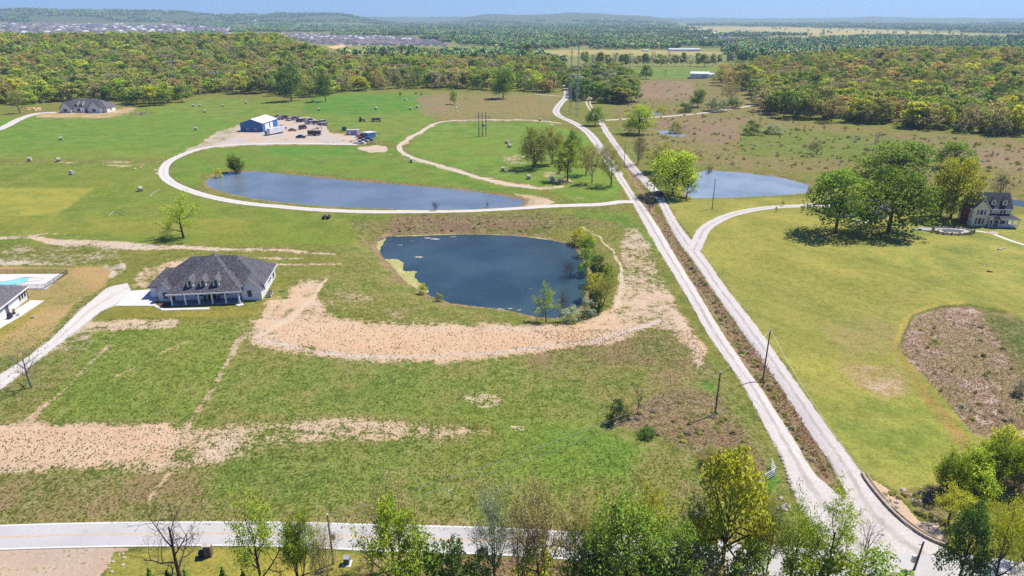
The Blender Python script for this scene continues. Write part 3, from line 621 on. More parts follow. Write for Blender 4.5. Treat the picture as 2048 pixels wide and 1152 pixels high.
def centre_ribbon(name, pts, width, mt, lift=.05, n=12, wob=.3, across=6, gap=None):
    C = cr([L2(x, y) for x, y in pts], n); T = np.gradient(C, axis=0); T /= np.linalg.norm(T, axis=1)[:, None]; Nn = np.stack([-T[:, 1], T[:, 0]], 1)
    Lp = C + Nn * width / 2; Rp = C - Nn * width / 2
    return ribbon(name, Lp[::3], Rp[::3], mt, lift, 4, across, wob)

build_ground()
e = edges_to_world(RD['east']); ribbon('gravel_road', *e, M['gravel_road'], .05, wob=.35)
e = edges_to_world(RD['west']); ribbon('gravel_road', *e, M['gravel_road'], .056, wob=.35)
e = edges_to_world(RD['county']); ribbon('county_road', *e, M['asphalt'], .064, 20)
Lc, Rc = [np.array(x) for x in e]; 
def stripe(name, t0, t1, mt, lift, x0=None, x1=None):
    a = Lc + (Rc - Lc) * t0; b = Lc + (Rc - Lc) * t1; q = slice(x0, x1); return ribbon(name, a[q], b[q], mt, lift, 20, 1)
stripe('edge_line', .030, .056, M['line_white'], .07, None, -4); stripe('edge_line', .944, .97, M['line_white'], .07)
stripe('centre_line', .475, .49, M['line_yellow'], .07, None, -4); stripe('centre_line', .51, .525, M['line_yellow'], .07, None, -4)
e = edges_to_world(RD['farm']); ribbon('gravel_driveway', *e, M['gravel_white'], .05, wob=.4)
centre_ribbon('loop_driveway', [(1268, 404), (1240, 404), (1200, 409), (1100, 412.5), (1000, 418.5), (900, 422.5), (760, 424), (650, 420.5), (560, 413.5), (490, 406.5), (440, 398), (400, 388), (362, 375), (337, 361), (327, 347), (334, 327), (362, 311), (400, 298), (450, 291), (520, 288), (600, 287), (715, 289)], 4.2, M['gravel_white'], .062)
centre_ribbon('house_driveway', [(1388, 500), (1396, 482), (1410, 458), (1432, 443), (1462, 430), (1505, 420), (1550, 414.5), (1600, 412), (1640, 410), (1680, 420), (1712, 438), (1742, 446)], 4.2, M['gravel_road'], .068)
centre_ribbon('dirt_path', [(1236, 350), (1226, 334), (1215, 318), (1203, 300), (1192, 284), (1180, 269), (1162, 254), (1142, 243), (1120, 233), (1112, 222), (1120, 208), (1132, 195), (1133, 182), (1131, 168)], 5.2, M['gravel_road'], .05)
centre_ribbon('dirt_path', [(1206, 241), (1260, 237.5), (1320, 234), (1400, 227), (1460, 218), (1506, 211)], 4.6, M['path_dirt'], .06)
centre_ribbon('dirt_path', [(1122, 247), (1080, 241.5), (1024, 240), (960, 240), (900, 242), (868, 248), (845, 262), (815, 279), (799, 292), (804, 304), (822, 314), (850, 323), (900, 338), (960, 356), (1024, 370.5), (1075, 377)], 2.6, M['path_dirt'], .05, wob=.8)
for dx in (-3, 4): centre_ribbon('wheel_track', [(1192 + dx, 232), (1184 + dx, 220), (1176 + dx, 207), (1179 + dx, 197), (1186 + dx, 189)], 1.4, M['path_dirt'], .05)
centre_ribbon('dirt_path', [(1070, 188), (1100, 191), (1130, 193)], 3, M['path_dirt'], .055)
centre_ribbon('driveway', [(-40, 268), (0, 258), (40, 238), (75, 227), (112, 225)], 6, M['gravel_white'], .05)
centre_ribbon('footpath', [(1937, 461), (1960, 463), (1985, 468), (2020, 481), (2048, 490), (2090, 505)], 1.3, M['concrete'], .05, wob=0)
# ponds
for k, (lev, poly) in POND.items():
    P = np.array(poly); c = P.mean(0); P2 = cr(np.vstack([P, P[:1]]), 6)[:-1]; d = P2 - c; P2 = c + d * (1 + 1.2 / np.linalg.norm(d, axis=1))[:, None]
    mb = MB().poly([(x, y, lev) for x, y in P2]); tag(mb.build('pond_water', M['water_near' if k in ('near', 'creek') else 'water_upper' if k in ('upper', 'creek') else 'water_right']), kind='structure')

# ------------------------------------------------------------------ trees
def tubes(segs, n):
    """(p0,p1,r0,r1) list -> vertex and quad arrays"""
    S_ = np.array([(*a, *b, r, q) for a, b, r, q in segs]); p0, p1, r0, r1 = S_[:, :3], S_[:, 3:6], S_[:, 6], S_[:, 7]
    d = p1 - p0; d /= np.linalg.norm(d, axis=1)[:, None] + 1e-9
    ref = np.where(np.abs(d[:, 2:3]) > .9, [[1, 0, 0]], [[0, 0, 1]]); a = np.cross(d, ref); a /= np.linalg.norm(a, axis=1)[:, None] + 1e-9; b = np.cross(d, a)
    t = np.arange(n) * 2 * math.pi / n; c, s = np.cos(t), np.sin(t)
    ring = a[:, None] * c[None, :, None] + b[:, None] * s[None, :, None]
    V = np.concatenate([p0[:, None] + ring * r0[:, None, None], p1[:, None] + ring * r1[:, None, None]], 1)
    k = len(S_); i = np.arange(n); base = (np.arange(k) * 2 * n)[:, None]
    Q = np.stack([base + i, base + (i + 1) % n, base + n + (i + 1) % n, base + n + i], -1)
    return V.reshape(-1, 3), Q.reshape(-1, 4)
def skeleton(seed, h=10, lvl=3, kids=(6, 4, 4), first=.30, trop=.10, wob=.22, spread=.9, trunk_r=.028, ratio=.52, multi=1, lim=.62):
    rr = random.Random(seed); segs = []; tips = []
    def rv(): return Vector((rr.gauss(0, 1), rr.gauss(0, 1), rr.gauss(0, 1))) * .6
    def grow(p, d, L, r, lv):
        n = 5 if lv == 0 else 4 if lv < lvl else 3
        st = [p]
        for i in range(n):
            d = (d + rv() * (wob if lv else wob * .35) + Vector((0, 0, trop))).normalized()
            q = p + d * (L / n); f0 = 1 - .62 * i / n; f1 = 1 - .62 * (i + 1) / n
            segs.append((tuple(p), tuple(q), r * f0, r * f1)); p = q; st.append(p)
            if lv == lvl: tips.append(tuple(p))
        if lv < lvl:
            k = kids[lv]
            for j in range(k):
                t = first + (1 - first) * (j + rr.random() * .6) / k if lv == 0 else .25 + .75 * (j + rr.random()) / k
                t = min(t, .999); i = int(t * n); a, b = st[i], st[i + 1]; o = a.lerp(b, t * n - i)
                az = j * 2.4 + rr.random() * 1.2 + lv; dd = (b - a).normalized()
                s1 = dd.orthogonal().normalized(); s2 = dd.cross(s1); side = s1 * math.cos(az) + s2 * math.sin(az)
                nd = (dd * (1 - spread * (.55 if j < k - 1 else .2)) + side * spread * (1 if j < k - 1 else .4)).normalized()
                LL = L * (lim if lv == 0 else ratio) * (1.1 - .45 * t if lv == 0 else 1) * (.8 + .4 * rr.random())
                grow(o, nd, LL, r * (1 - .62 * t) * (.62 if lv else .6), lv + 1)
    for mtk in range(multi):
        d0 = Vector((rr.gauss(0, .25), rr.gauss(0, .25), 1)) if multi > 1 else Vector((rr.gauss(0, .05), rr.gauss(0, .05), 1))
        grow(Vector((rr.gauss(0, .15) * (multi > 1), rr.gauss(0, .15) * (multi > 1), -.3)), d0.normalized(), h * (.85 if multi > 1 else .8) * (.8 + .3 * rr.random() if multi > 1 else 1), h * trunk_r * (.7 if multi > 1 else 1), 0)
    return segs, np.array(tips)
def leaves(C, n, spreadr, size, rs, flat=.35, nrm=None):
    """n leaf sprays round each centre: small pointed quads turned every way"""
    C = np.repeat(C, n, 0); P = C + rs.normal(0, spreadr, C.shape) * [1, 1, .75]
    nv = rs.normal(0, 1, P.shape) + [0, 0, flat]
    if nrm is not None: nv = nv * .75 + np.repeat(nrm, n, 0) * 1.1
    nv /= np.linalg.norm(nv, axis=1)[:, None]
    t = np.cross(nv, rs.normal(0, 1, P.shape)); t /= np.linalg.norm(t, axis=1)[:, None] + 1e-9; b = np.cross(nv, t)
    s = size * rs.uniform(.55, 1.35, (len(P), 1)); bend = nv * s * .18
    V = np.stack([P - t * s, P + b * s * .55 + bend, P + t * s, P - b * s * .55 + bend], 1).reshape(-1, 3)
    return V, np.arange(len(V)).reshape(-1, 4)
TK = {}
def norm_pair(nm, tv, tq, lv, lq, **kw):
    """store trunk and crown meshes scaled to unit height and unit spread"""
    al = lv if lv is not None else tv
    h = np.percentile(al[:, 2], 99.5); w = np.percentile(np.hypot(al[:, 0], al[:, 1]), 97) * 2
    s = np.array([1 / w, 1 / w, 1 / h]); t = npmesh(nm + '_trunk', tv * s, tq)
    c = npmesh(nm + '_crown', lv * s, lq) if lv is not None else None
    TK.setdefault(kw.get('cls', nm), []).append((t, c, w / h))
def make_kind(cls, seeds, nl, sr, size, h=10, thin=1.0, **sk):
    for sd in seeds:
        segs, tips = skeleton(sd, h, **sk); rs = np.random.RandomState(sd)
        big = [s for s in segs if s[2] > .035]; small = [s for s in segs if s[2] <= .035 and s[2] > .004]
        tv, tq = tubes(big, 6)
        if small:
            v2, q2 = tubes([(a, b, max(r, .014), max(q, .010)) for a, b, r, q in small], 3)[:2] if False else (None, None)
            S3, Q3 = tubes([(a, b, max(r, .016), max(q, .012)) for a, b, r, q in small], 3)
            tq = np.vstack([tq, Q3 + len(tv)]); tv = np.vstack([tv, S3])
        if nl:
            if thin < 1: tips = tips[rs.rand(len(tips)) < thin]
            lv, lq = leaves(tips, nl, sr, size, rs)
        else: lv = lq = None
        norm_pair(cls, tv, tq, lv, lq, cls=cls)
make_kind('oak', (3, 8), 8, .36, .165, lvl=3, kids=(12, 7, 5), first=.18, spread=1.05, wob=.26, trop=.05, lim=.66, ratio=.5, trunk_r=.032)
make_kind('round', (5, 12, 21), 15, .34, .15, lvl=3, kids=(8, 5, 5), first=.2, spread=.95, trop=.12)
make_kind('spring', (31, 32, 33, 34), 16, .32, .125, lvl=3, kids=(8, 5, 4), first=.25, spread=.9, trop=.14, thin=.85)
make_kind('sparse', (41, 42, 43), 12, .28, .10, lvl=3, kids=(8, 5, 4), first=.25, spread=.75, trop=.18, thin=.7, multi=2)
make_kind('multi', (51, 52), 16, .3, .12, lvl=3, kids=(6, 5, 4), first=.25, spread=.7, trop=.2, multi=3)
make_kind('bare', (61, 62, 63), 0, 0, 0, lvl=4, kids=(6, 5, 4, 3), first=.25, spread=.8, trop=.10, wob=.3, ratio=.55)
make_kind('twiggy', (66, 67), 0, 0, 0, lvl=3, kids=(9, 6, 5), first=.08, spread=.6, trop=.2, multi=3, trunk_r=.014)
make_kind('bush', (71, 72, 73), 9, .42, .22, lvl=2, kids=(9, 8), first=.05, spread=1.0, trop=.05, multi=4, trunk_r=.02, lim=.7)
make_kind('willow', (76, 77), 9, .34, .2, lvl=2, kids=(12, 9), first=.05, spread=.7, trop=.2, multi=4, trunk_r=.02)
def blob_tree(cls, seeds, nb, per, size, squash=.8, lowz=.28, hgt=10, rad_=4.2, fuzz=.16, trunk=.17, conic=False):
    """wood tree seen from afar: leafy clumps over a forked trunk"""
    for sd in seeds:
        rs = np.random.RandomState(sd); cs = []; rsz = []
        for i in range(nb):
            u = rs.uniform(0, 1) if i else .95; ph = i * 2.399 + rs.uniform(-.4, .4)
            if conic: zz = .08 + .9 * u; rr_ = rad_ * (1 - zz) * rs.uniform(.4, .85)
            else: zz = lowz + (1 - lowz) * u; q = (zz - lowz) / (1 - lowz); rr_ = rad_ * math.sqrt(max(.03, 1 - (q * 1.05 - .3) ** 2 * 1.35)) * rs.uniform(.35, .88)
            cs.append((rr_ * math.cos(ph), rr_ * math.sin(ph), zz * hgt * .93)); rsz.append(rs.uniform(.16, .30) * rad_ * (1.15 if not conic else (1.2 - zz)))
        cs = np.array(cs); rsz = np.array(rsz)
        dirs = rs.normal(0, 1, (nb * per, 3)) + [0, 0, .35]; dirs /= np.linalg.norm(dirs, axis=1)[:, None]
        C = np.repeat(cs, per, 0) + dirs * np.repeat(rsz, per)[:, None] * rs.uniform(.7, 1.08, (nb * per, 1)) * [1, 1, squash]
        lv, lq = leaves(C, 1, size * .25, size, rs, .2, dirs)
        segs = [((0, 0, -.8), (0, 0, hgt * .3), trunk, trunk * .75), ((0, 0, hgt * .3), (rs.normal(0, .3), rs.normal(0, .3), hgt * .75), trunk * .75, trunk * .3)]
        for c in cs[::max(1, nb // 14)]: segs.append(((0, 0, hgt * rs.uniform(.22, .5)), tuple(c), trunk * .45, trunk * .12))
        tv, tq = tubes(segs, 5); norm_pair(cls, tv, tq, lv, lq, cls=cls)
blob_tree('wood', (101, 102, 103, 104, 105, 106), 30, 56, .36, fuzz=.2)
blob_tree('woodthin', (111, 112, 113), 30, 22, .34, fuzz=.3)
blob_tree('scrub', (121, 122), 22, 40, .5, lowz=.05, trunk=.1, rad_=5)
blob_tree('cedar', (131, 132), 40, 34, .42, conic=True, rad_=2.8)
TK['bush'] = []
blob_tree('bush', (71, 72, 73), 30, 90, .26, lowz=.06, trunk=.08, rad_=5, squash=.9)
blob_tree('fulloak', (171, 172, 173), 62, 105, .21, lowz=.20, trunk=.30, rad_=5.6, squash=.75)
tree_n = [0]
def tree(kind, p, h, w, leaf, label, name='tree', cat='tree', group=None, bark='bark', rz=None, leaves_name='crown'):
    v = TK[kind]; t, c, ar = v[tree_n[0] % len(v)]; tree_n[0] += 1
    o = thing(name, label, cat, p, R.uniform(0, 6.28) if rz is None else rz, group)
    o.scale = (w, w, h)
    mobj('trunk', t, M[bark], o)
    if c is not None and leaf: mobj(leaves_name, c, M[leaf], o)
    return o
def ptree(kind, x, y, ytop, wpx, leaf, label, name='tree', cat='tree', group=None, bark='bark'):
    p = at(x, y); h = max(.6, h_to(p, ytop)); w = wpx * mpp(p)
    return tree(kind, p, h, w, leaf, label, name, cat, group, bark)
T = ptree
# single trees and shrubs in the middle ground
T('spring', 367, 476, 388, 92, 'leaf_spring', 'lone half leafed green tree left of the ponds above the white farmhouse', 'shade_tree')
T('bare', 64, 775, 688, 92, None, 'bare leafless tree beside the gravel driveway at the left edge', 'bare_tree', bark='bark_grey')
T('willow', 472, 344, 308, 36, 'leaf_green', 'green willow bush standing at the left end of the long grey pond', 'willow_bush', 'bush')
T('bush', 437, 354, 336, 20, 'leaf_yellow', 'low yellow shrub at the left tip of the long grey pond', 'shrub', 'shrub')
T('twiggy', 873, 420, 402, 24, None, 'dark dead shrub standing in the long pond by the loop driveway', 'dead_shrub', 'shrub', bark='bark_dark')
T('twiggy', 975, 412, 402, 8, None, 'thin dead stem poking out of the right end of the long pond', 'snag', 'branch', bark='bark_dark')
for a in [('oak', 1068, 337, 254, 74, 'leaf_olive', 'wide olive green tree at the left end of the grove beside the gravel road'),
          ('round', 1104, 329, 255, 52, 'leaf_olive', 'olive tree second from left in the grove, slim trunk, further back'),
          ('round', 1135, 363, 283, 60, 'leaf_spring', 'bright green tree at the front of the grove beside the gravel road'),
          ('spring', 1172, 350, 285, 50, 'leaf_olive', 'thin crowned tree in the middle of the roadside grove'),
          ('spring', 1184, 366, 288, 48, 'leaf_bud', 'pale budding tree in front of the thin crowned one in the grove'),
          ('spring', 1222, 372, 292, 58, 'leaf_olive', 'nearest tree of the grove, growing right against the gravel road'),
          ('round', 1140, 322, 262, 52, 'leaf_green', 'green tree at the back of the grove below the dirt path'),
          ('spring', 1205, 330, 290, 44, 'leaf_bud', 'budding tree leaning over the road at the back of the grove'),
          ('fulloak', 1190, 251, 214, 40, 'leaf_green', 'small round dark tree between the two gravel roads near the path fork'),
          ('fulloak', 1278, 268, 212, 64, 'leaf_spring', 'rounded yellow green tree between the small ponds and the path'),
          ('twiggy', 1275, 327, 270, 44, None, 'bare grey vase shaped tree right of the gravel road'),
          ('fulloak', 1345, 392, 302, 104, 'leaf_spring', 'large bright green tree on the bank of the pale pond'),
          ('spring', 1373, 397, 338, 52, 'leaf_spring', 'small leaning tree at the left water edge of the pale pond'),
          ('round', 1325, 345, 286, 84, 'leaf_olive', 'hazy olive tree behind the large bright green pond tree'),
          ('spring', 1365, 330, 290, 60, 'leaf_bud', 'sparse pale tree behind the pond at the edge of the brown meadow'),
          ('fulloak', 1395, 214, 178, 34, 'leaf_green', 'dark green tree in the hedge above the dirt path on the meadow'),
          ('spring', 1463, 208, 158, 48, 'leaf_bud', 'pale yellow tree standing beyond the meadow hedge'),
          ('round', 910, 209, 178, 22, 'leaf_spring', 'small green tree by the rocky outcrop on the far grass'),
          ('fulloak', 1006, 197, 138, 46, 'leaf_green', 'big green tree standing alone in front of the far wood'),
          ('fulloak', 583, 202, 132, 58, 'leaf_dark', 'tall dark green tree standing in front of the wood beside the meadow'),
          ('round', 652, 203, 142, 40, 'leaf_dark', 'dark green tree at the wood edge right of the tallest one'),
          ('spring', 40, 227, 176, 34, 'leaf_olive', 'thin green tree left of the distant white house'),
          ('oak', 12, 206, 162, 40, 'leaf_rust', 'rust coloured tree at the left edge by the distant meadow'),
          ('fulloak', 1292, 158, 130, 26, 'leaf_green', 'dark tree clump alone in the far green field left side'),
          ('bush', 1272, 158, 143, 18, 'leaf_olive', 'low green bush beside the dark tree clump in the far field'),
          ('bare', 1330, 155, 135, 10, None, 'tiny bare tree alone in the far green field'),
          ('fulloak', 1905, 338, 283, 74, 'leaf_green', 'green tree standing behind the golden tree near the yellow house'),
          ('fulloak', 1790, 358, 284, 162, 'leaf_green', 'broad green oak at the back of the group beside the driveway end'),
          ('fulloak', 1900, 438, 318, 92, 'leaf_yellow', 'tall golden green tree beside the yellow two storey house'),
          ('fulloak', 1880, 434, 380, 60, 'leaf_green', 'shorter green tree in the shade left of the golden tree'),
          ('fulloak', 1670, 466, 338, 140, 'leaf_green', 'left one of two big oaks casting dark shade on the lawn'),
          ('fulloak', 1776, 464, 338, 158, 'leaf_green', 'right one of two big oaks casting dark shade on the lawn'),
          ('twiggy', 2007, 397, 345, 52, None, 'bare twiggy tree behind the roof of the yellow house')]:
    T(*a, name='bare_tree' if a[0] in ('bare', 'twiggy') else 'shade_tree')
for i, (x, y) in enumerate([(1565, 412), (1552, 424), (1605, 424)]):
    T('spring', x, y, y - 12, 9, 'leaf_brown', ['newly planted sapling on the far side of the curved driveway', 'newly planted sapling in a mulch ring on the near side of the driveway', 'young sapling nearest to the big oaks by the driveway'][i], 'sapling', 'sapling')
for a in [('bush', 1504, 269, 241, 36, 'leaf_dark', 'dark green bush clump in the brown meadow, left one'),
          ('bush', 1546, 267, 248, 44, 'leaf_greygreen', 'grey green rounded bush in the brown meadow, right one'),
          ('twiggy', 1636, 308, 283, 44, 'leaf_bud', 'pale blossoming thicket in the meadow behind the ponds'),
          ('bush', 1432, 222, 196, 50, 'leaf_greygreen', 'long grey green hedge bush above the dirt path'),
          ('bush', 1372, 224, 206, 34, 'leaf_dark', 'dark low shrub at the left end of the meadow hedge'),
          ('bush', 1465, 216, 198, 40, 'leaf_dark', 'dark shrub at the right end of the meadow hedge'),
          ('bush', 1322, 228, 212, 26, 'leaf_yellow', 'small yellow shrub on the bank of the tiny pond'),
          ('bush', 1352, 262, 242, 30, 'leaf_olive', 'green shrub between the path and the crescent shaped pond'),
          ('twiggy', 1416, 345, 330, 26, None, 'brown brush pile at the corner of the pale pond'),
          ('twiggy', 1300, 420, 404, 16, None, 'brown brush in the ditch opposite the loop driveway mouth'),
          ('spring', 1092, 638, 568, 58, 'leaf_spring', 'bright green leaning tree at the lower shore of the blue pond'),
          ('twiggy', 1122, 636, 577, 34, None, 'grey leafless tree at the lower shore of the blue pond'),
          ('bush', 1140, 640, 612, 46, 'leaf_greygreen', 'grey green bush at the lower shore of the blue pond'),
          ('bush', 1176, 632, 596, 38, 'leaf_greygreen', 'grey green bush at the lower right corner of the blue pond'),
          ('sparse', 1204, 612, 549, 56, 'leaf_olive', 'olive shrub leaning over the right shore of the blue pond'),
          ('bush', 1186, 590, 548, 50, 'leaf_yellow', 'yellow green shrub on the right shore of the blue pond'),
          ('bush', 1216, 570, 527, 32, 'leaf_spring', 'green upright shrub behind the yellow one on the pond shore'),
          ('bush', 1196, 560, 512, 40, 'cedar', 'dark cedar growing on the right shore of the blue pond'),
          ('bush', 1174, 540, 495, 42, 'leaf_green', 'green bush in the middle of the right shore thicket'),
          ('twiggy', 1140, 544, 520, 42, None, 'dead branches fallen into the blue pond from the right shore'),
          ('bush', 1176, 505, 472, 36, 'leaf_green', 'green shrub at the upper end of the right shore thicket'),
          ('bush', 1164, 482, 458, 54, 'leaf_yellow', 'bright yellow shrub at the upper right of the blue pond'),
          ('bush', 1190, 625, 578, 36, 'cedar', 'dark evergreen bush low on the right shore of the blue pond'),
          ('bush', 846, 580, 566, 20, 'leaf_yellow', 'little yellow shrub on the left shore of the blue pond'),
          ('bush', 878, 594, 586, 18, 'leaf_olive', 'little olive shrub on the lower left shore of the blue pond'),
          ('bush', 1232, 844, 800, 42, 'cedar', 'round dark evergreen bush in the rough field near the utility pole'),
          ('bare', 1276, 826, 764, 34, None, 'small bare tree beside the dark evergreen bush'),
          ('bush', 1256, 834, 812, 24, 'leaf_olive', 'low olive shrub between the dark bush and the bare tree'),
          ('bush', 1294, 872, 858, 44, 'leaf_dark', 'dark green weeds at the head of the drainage cut'),
          ('sparse', 1420, 925, 888, 44, 'leaf_olive', 'thin olive shrub beside the lower drainage cut'),
          ('sparse', 1474, 938, 898, 50, 'leaf_spring', 'thin bright shrub right of the lower drainage cut'),
          ('bush', 2036, 790, 762, 30, 'leaf_grey', 'dark grey leafless bush at the right edge of the dry plot')]:
    T(*a, name='shrub' if a[0] in ('bush', 'sparse', 'twiggy') else ('evergreen_bush' if a[0] == 'cedar' else 'small_tree'), cat='shrub' if a[0] != 'bare' else 'tree')
# right hand thicket by the lower corner
for a in [('willow', 1892, 985, 900, 70, 'leaf_spring', 'bright feathery bush at the left end of the corner thicket'),
          ('willow', 1938, 975, 893, 62, 'leaf_spring', 'second bright feathery bush behind the left end of the corner thicket'),
          ('willow', 1985, 968, 868, 80, 'leaf_spring', 'tall bright bush in the middle of the corner thicket'),
          ('bush', 1955, 1000, 935, 80, 'leaf_spring', 'dense bright green bush at the front of the corner thicket'),
          ('willow', 2032, 975, 880, 74, 'leaf_spring', 'spring green bush at the right end of the corner thicket'),
          ('spring', 1895, 1045, 965, 84, 'leaf_yellow', 'small yellow leafed tree beside the stone edged corner'),
          ('bush', 2010, 905, 858, 80, 'leaf_yellow', 'pale yellow green bush at the top of the corner thicket'),
          ('twiggy', 2030, 1010, 940, 60, None, 'grey leafless brush at the right end of the corner thicket')]:
    T(*a, name='bush', cat='bush')
# trees along the near side of the county road
for a in [('bare', 365, 1168, 1000, 175, None, 'leafless forked tree left of the roadside row', 'bark_dark'),
          ('spring', 528, 1190, 976, 128, 'leaf_spring', 'yellow green tree left of the two trunked green one', 'bark_dark'),
          ('multi', 600, 1180, 1032, 92, 'leaf_spring', 'small green tree with several leaning stems by the utility pole', 'bark'),
          ('sparse', 658, 1178, 1040, 66, 'leaf_bud', 'thin pale yellow sapling tree next to the utility pole', 'bark_grey'),
          ('sparse', 795, 1140, 942, 118, 'leaf_bud', 'reddish budding tree behind the bright green one', 'bark_grey'),
          ('round', 800, 1195, 992, 140, 'leaf_spring', 'bright green tree in the row above the road bend', 'bark_dark'),
          ('bush', 840, 1190, 1075, 110, 'leaf_green', 'dense green bush under the bright green tree', 'bark'),
          ('bush', 905, 1195, 1085, 100, 'leaf_dark', 'dark green bush right of the bright green tree', 'bark'),
          ('bush', 965, 1195, 1110, 90, 'leaf_dark', 'dark bush at the bottom edge left of the pale stemmed trees', 'bark'),
          ('sparse', 990, 1172, 966, 110, 'leaf_greygreen', 'pale grey green tree with white stems by the road', 'bark_grey'),
          ('sparse', 1040, 1175, 990, 84, 'leaf_bud', 'slim pale tree between the grey green and the brown budding trees', 'bark_grey'),
          ('sparse', 1085, 1178, 958, 128, 'leaf_brown', 'brown budding tree with many fine branches by the road', 'bark'),
          ('bush', 1075, 1190, 1095, 100, 'leaf_yellow', 'yellow green bush under the brown budding tree', 'bark'),
          ('spring', 1145, 1170, 985, 84, 'leaf_bud', 'tawny budding tree left of the large green tree', 'bark'),
          ('oak', 1250, 1185, 1000, 216, 'leaf_green', 'large green tree in the middle of the roadside row', 'bark_dark'),
          ('round', 1185, 1190, 1030, 120, 'leaf_green', 'green tree leaning left beside the large one', 'bark_dark'),
          ('spring', 1292, 1125, 964, 120, 'leaf_yellow', 'orange yellow tree behind the large green tree', 'bark'),
          ('round', 1340, 1188, 1040, 130, 'leaf_green', 'green tree right of the large one in the roadside row', 'bark_dark'),
          ('sparse', 1382, 1130, 978, 76, 'leaf_grey', 'greyish almost leafless tree left of the tall yellow green one', 'bark_grey'),
          ('fulloak', 1442, 1146, 918, 165, 'leaf_yellow', 'tall yellow green tree with a straight dark trunk', 'bark_dark'),
          ('bush', 1200, 1200, 1110, 110, 'leaf_olive', 'olive undergrowth bush below the large green tree', 'bark'),
          ('bush', 1300, 1205, 1105, 110, 'leaf_dark', 'dark undergrowth bush below the large green tree', 'bark'),
          ('bush', 1400, 1200, 1100, 110, 'leaf_brown', 'brown undergrowth bush left of the tall trunk', 'bark'),
          ('bush', 1490, 1200, 1085, 90, 'leaf_green', 'green undergrowth bush right of the tall trunk', 'bark'),
          ('sparse', 1530, 1165, 990, 90, 'leaf_olive', 'slender olive tree right of the tall yellow green one', 'bark_grey'),
          ('spring', 1575, 1180, 988, 116, 'leaf_spring', 'bright tree at the mouth of the gravel roads, left one', 'bark_dark'),
          ('spring', 1650, 1185, 980, 136, 'leaf_spring', 'bright tree at the mouth of the gravel roads, right one', 'bark_dark'),
          ('bare', 1720, 1150, 1024, 74, None, 'small leafless tree over the gravel junction', 'bark_dark'),
          ('bush', 1660, 1205, 1105, 110, 'leaf_spring', 'bright green bush at the bottom edge below the junction', 'bark'),
          ('bush', 1750, 1210, 1112, 120, 'leaf_green', 'low green bush at the bottom edge under the leaning pole', 'bark'),
          ('bush', 1590, 1210, 1110, 100, 'leaf_spring', 'low bright bush at the bottom edge left of the junction', 'bark'),
          ('fulloak', 1912, 1175, 1016, 90, 'leaf_dark', 'dark green tree right of the gravel junction', 'bark'),
          ('spring', 1985, 1185, 1000, 110, 'leaf_yellow', 'yellow green tree next to the dark green one at lower right', 'bark'),
          ('spring', 2045, 1170, 975, 120, 'leaf_spring', 'spring green tree cut by the right edge of the picture', 'bark'),
          ('spring', 2010, 1110, 990, 100, 'leaf_olive', 'olive tree behind the yellow one at lower right', 'bark')]:
    T(*a[:7], name='bare_tree' if a[0] == 'bare' else ('bush' if a[0] == 'bush' else 'roadside_tree'), cat='bush' if a[0] == 'bush' else 'tree', bark=a[7])
for i, (x, yt) in enumerate([(305, 1136), (340, 1140), (376, 1138), (450, 1134), (490, 1142)]):
    T('cedar', x, 1172, yt, 20, 'leaf_green', ['leftmost little evergreen at the bottom edge of the lawn', 'second little evergreen, left of the leafless tree trunk', 'little evergreen against the leafless tree trunk', 'little evergreen right of the leafless tree', 'rightmost little evergreen at the bottom edge of the lawn'][i], 'evergreen_shrub', 'shrub')
# stray sprouts on the far grass
for x, y, yt, lab in [(801, 193, 184, 'tiny green sapling on the crest of the green mound'), (832, 190, 184, 'tiny rust sapling on the brown grass by the mound'), (843, 192, 185, 'second tiny rust sapling on the brown grass by the mound')]:
    T('round', x, y, yt, 7, 'leaf_olive', lab, 'sapling', 'sapling')

# ------------------------------------------------------------------ the woods
def inpoly(poly, x, y): return sdf(poly, x, y, 5) > 0
WL = [(-700, 225), (0, 210), (75, 212), (130, 204), (230, 206), (262, 211), (300, 214), (360, 208), (395, 190), (440, 186), (520, 189), (590, 197), (640, 196), (700, 184), (780, 178), (800, 177), (880, 178), (1000, 183), (1100, 186), (1122, 184), (1128, 160), (1110, 134), (1000, 130), (860, 130), (700, 134), (660, 122), (600, 100), (560, 86), (440, 72), (300, 66), (100, 70), (-100, 74), (-700, 70)]
WR = [(1440, 172), (1480, 180), (1512, 200), (1530, 228), (1560, 236), (1640, 244), (1700, 246), (1760, 252), (1850, 262), (1950, 268), (2048, 276), (2900, 330), (2900, 95), (2048, 110), (1850, 114), (1700, 122), (1560, 132), (1480, 148), (1432, 160)]
WC = [(1186, 190), (1196, 207), (1262, 209), (1268, 190), (1262, 165), (1240, 150), (1180, 148), (1160, 150), (1168, 175)]
WC2 = [(1142, 184), (1160, 205), (1168, 200), (1164, 160), (1142, 150)]
def scatter(poly, x0, x1, y0, y1, step, jit=.42, seed=5):
    rs = np.random.RandomState(seed); gx, gy = np.meshgrid(np.arange(x0, x1, step).astype(float), np.arange(y0, y1, step)); gx[1::2] += step / 2
    X = gx.ravel() + rs.uniform(-jit, jit, gx.size) * step; Y = gy.ravel() + rs.uniform(-jit, jit, gx.size) * step
    Z = Hb(X, Y); x, y = proj(X, Y, Z); m = inpoly(poly, x, y)
    return X[m], Y[m], Z[m], x[m], y[m]
wood = []
for key, poly, box, st in (('left', WL, (-900, 130, 560, 1190), 13), ('right', WR, (120, 1050, 380, 1250), 12.5), ('centre', WC, (60, 190, 540, 900), 9), ('centre', WC2, (40, 120, 540, 800), 8)):
    X, Y, Z, x, y = scatter(poly, *box, st, seed=len(wood) + 3)
    for i in range(len(X)):
        if Y[i] > 1180 or (key == 'right' and Y[i] > 1150): continue
        if -60 < x[i] < 2110 or True: wood.append((X[i], Y[i], Z[i], x[i], y[i], key))
rw = np.random.RandomState(77)
def vis(w): return -70 < w[3] < 2120
wood = [w for w in wood if vis(w)]
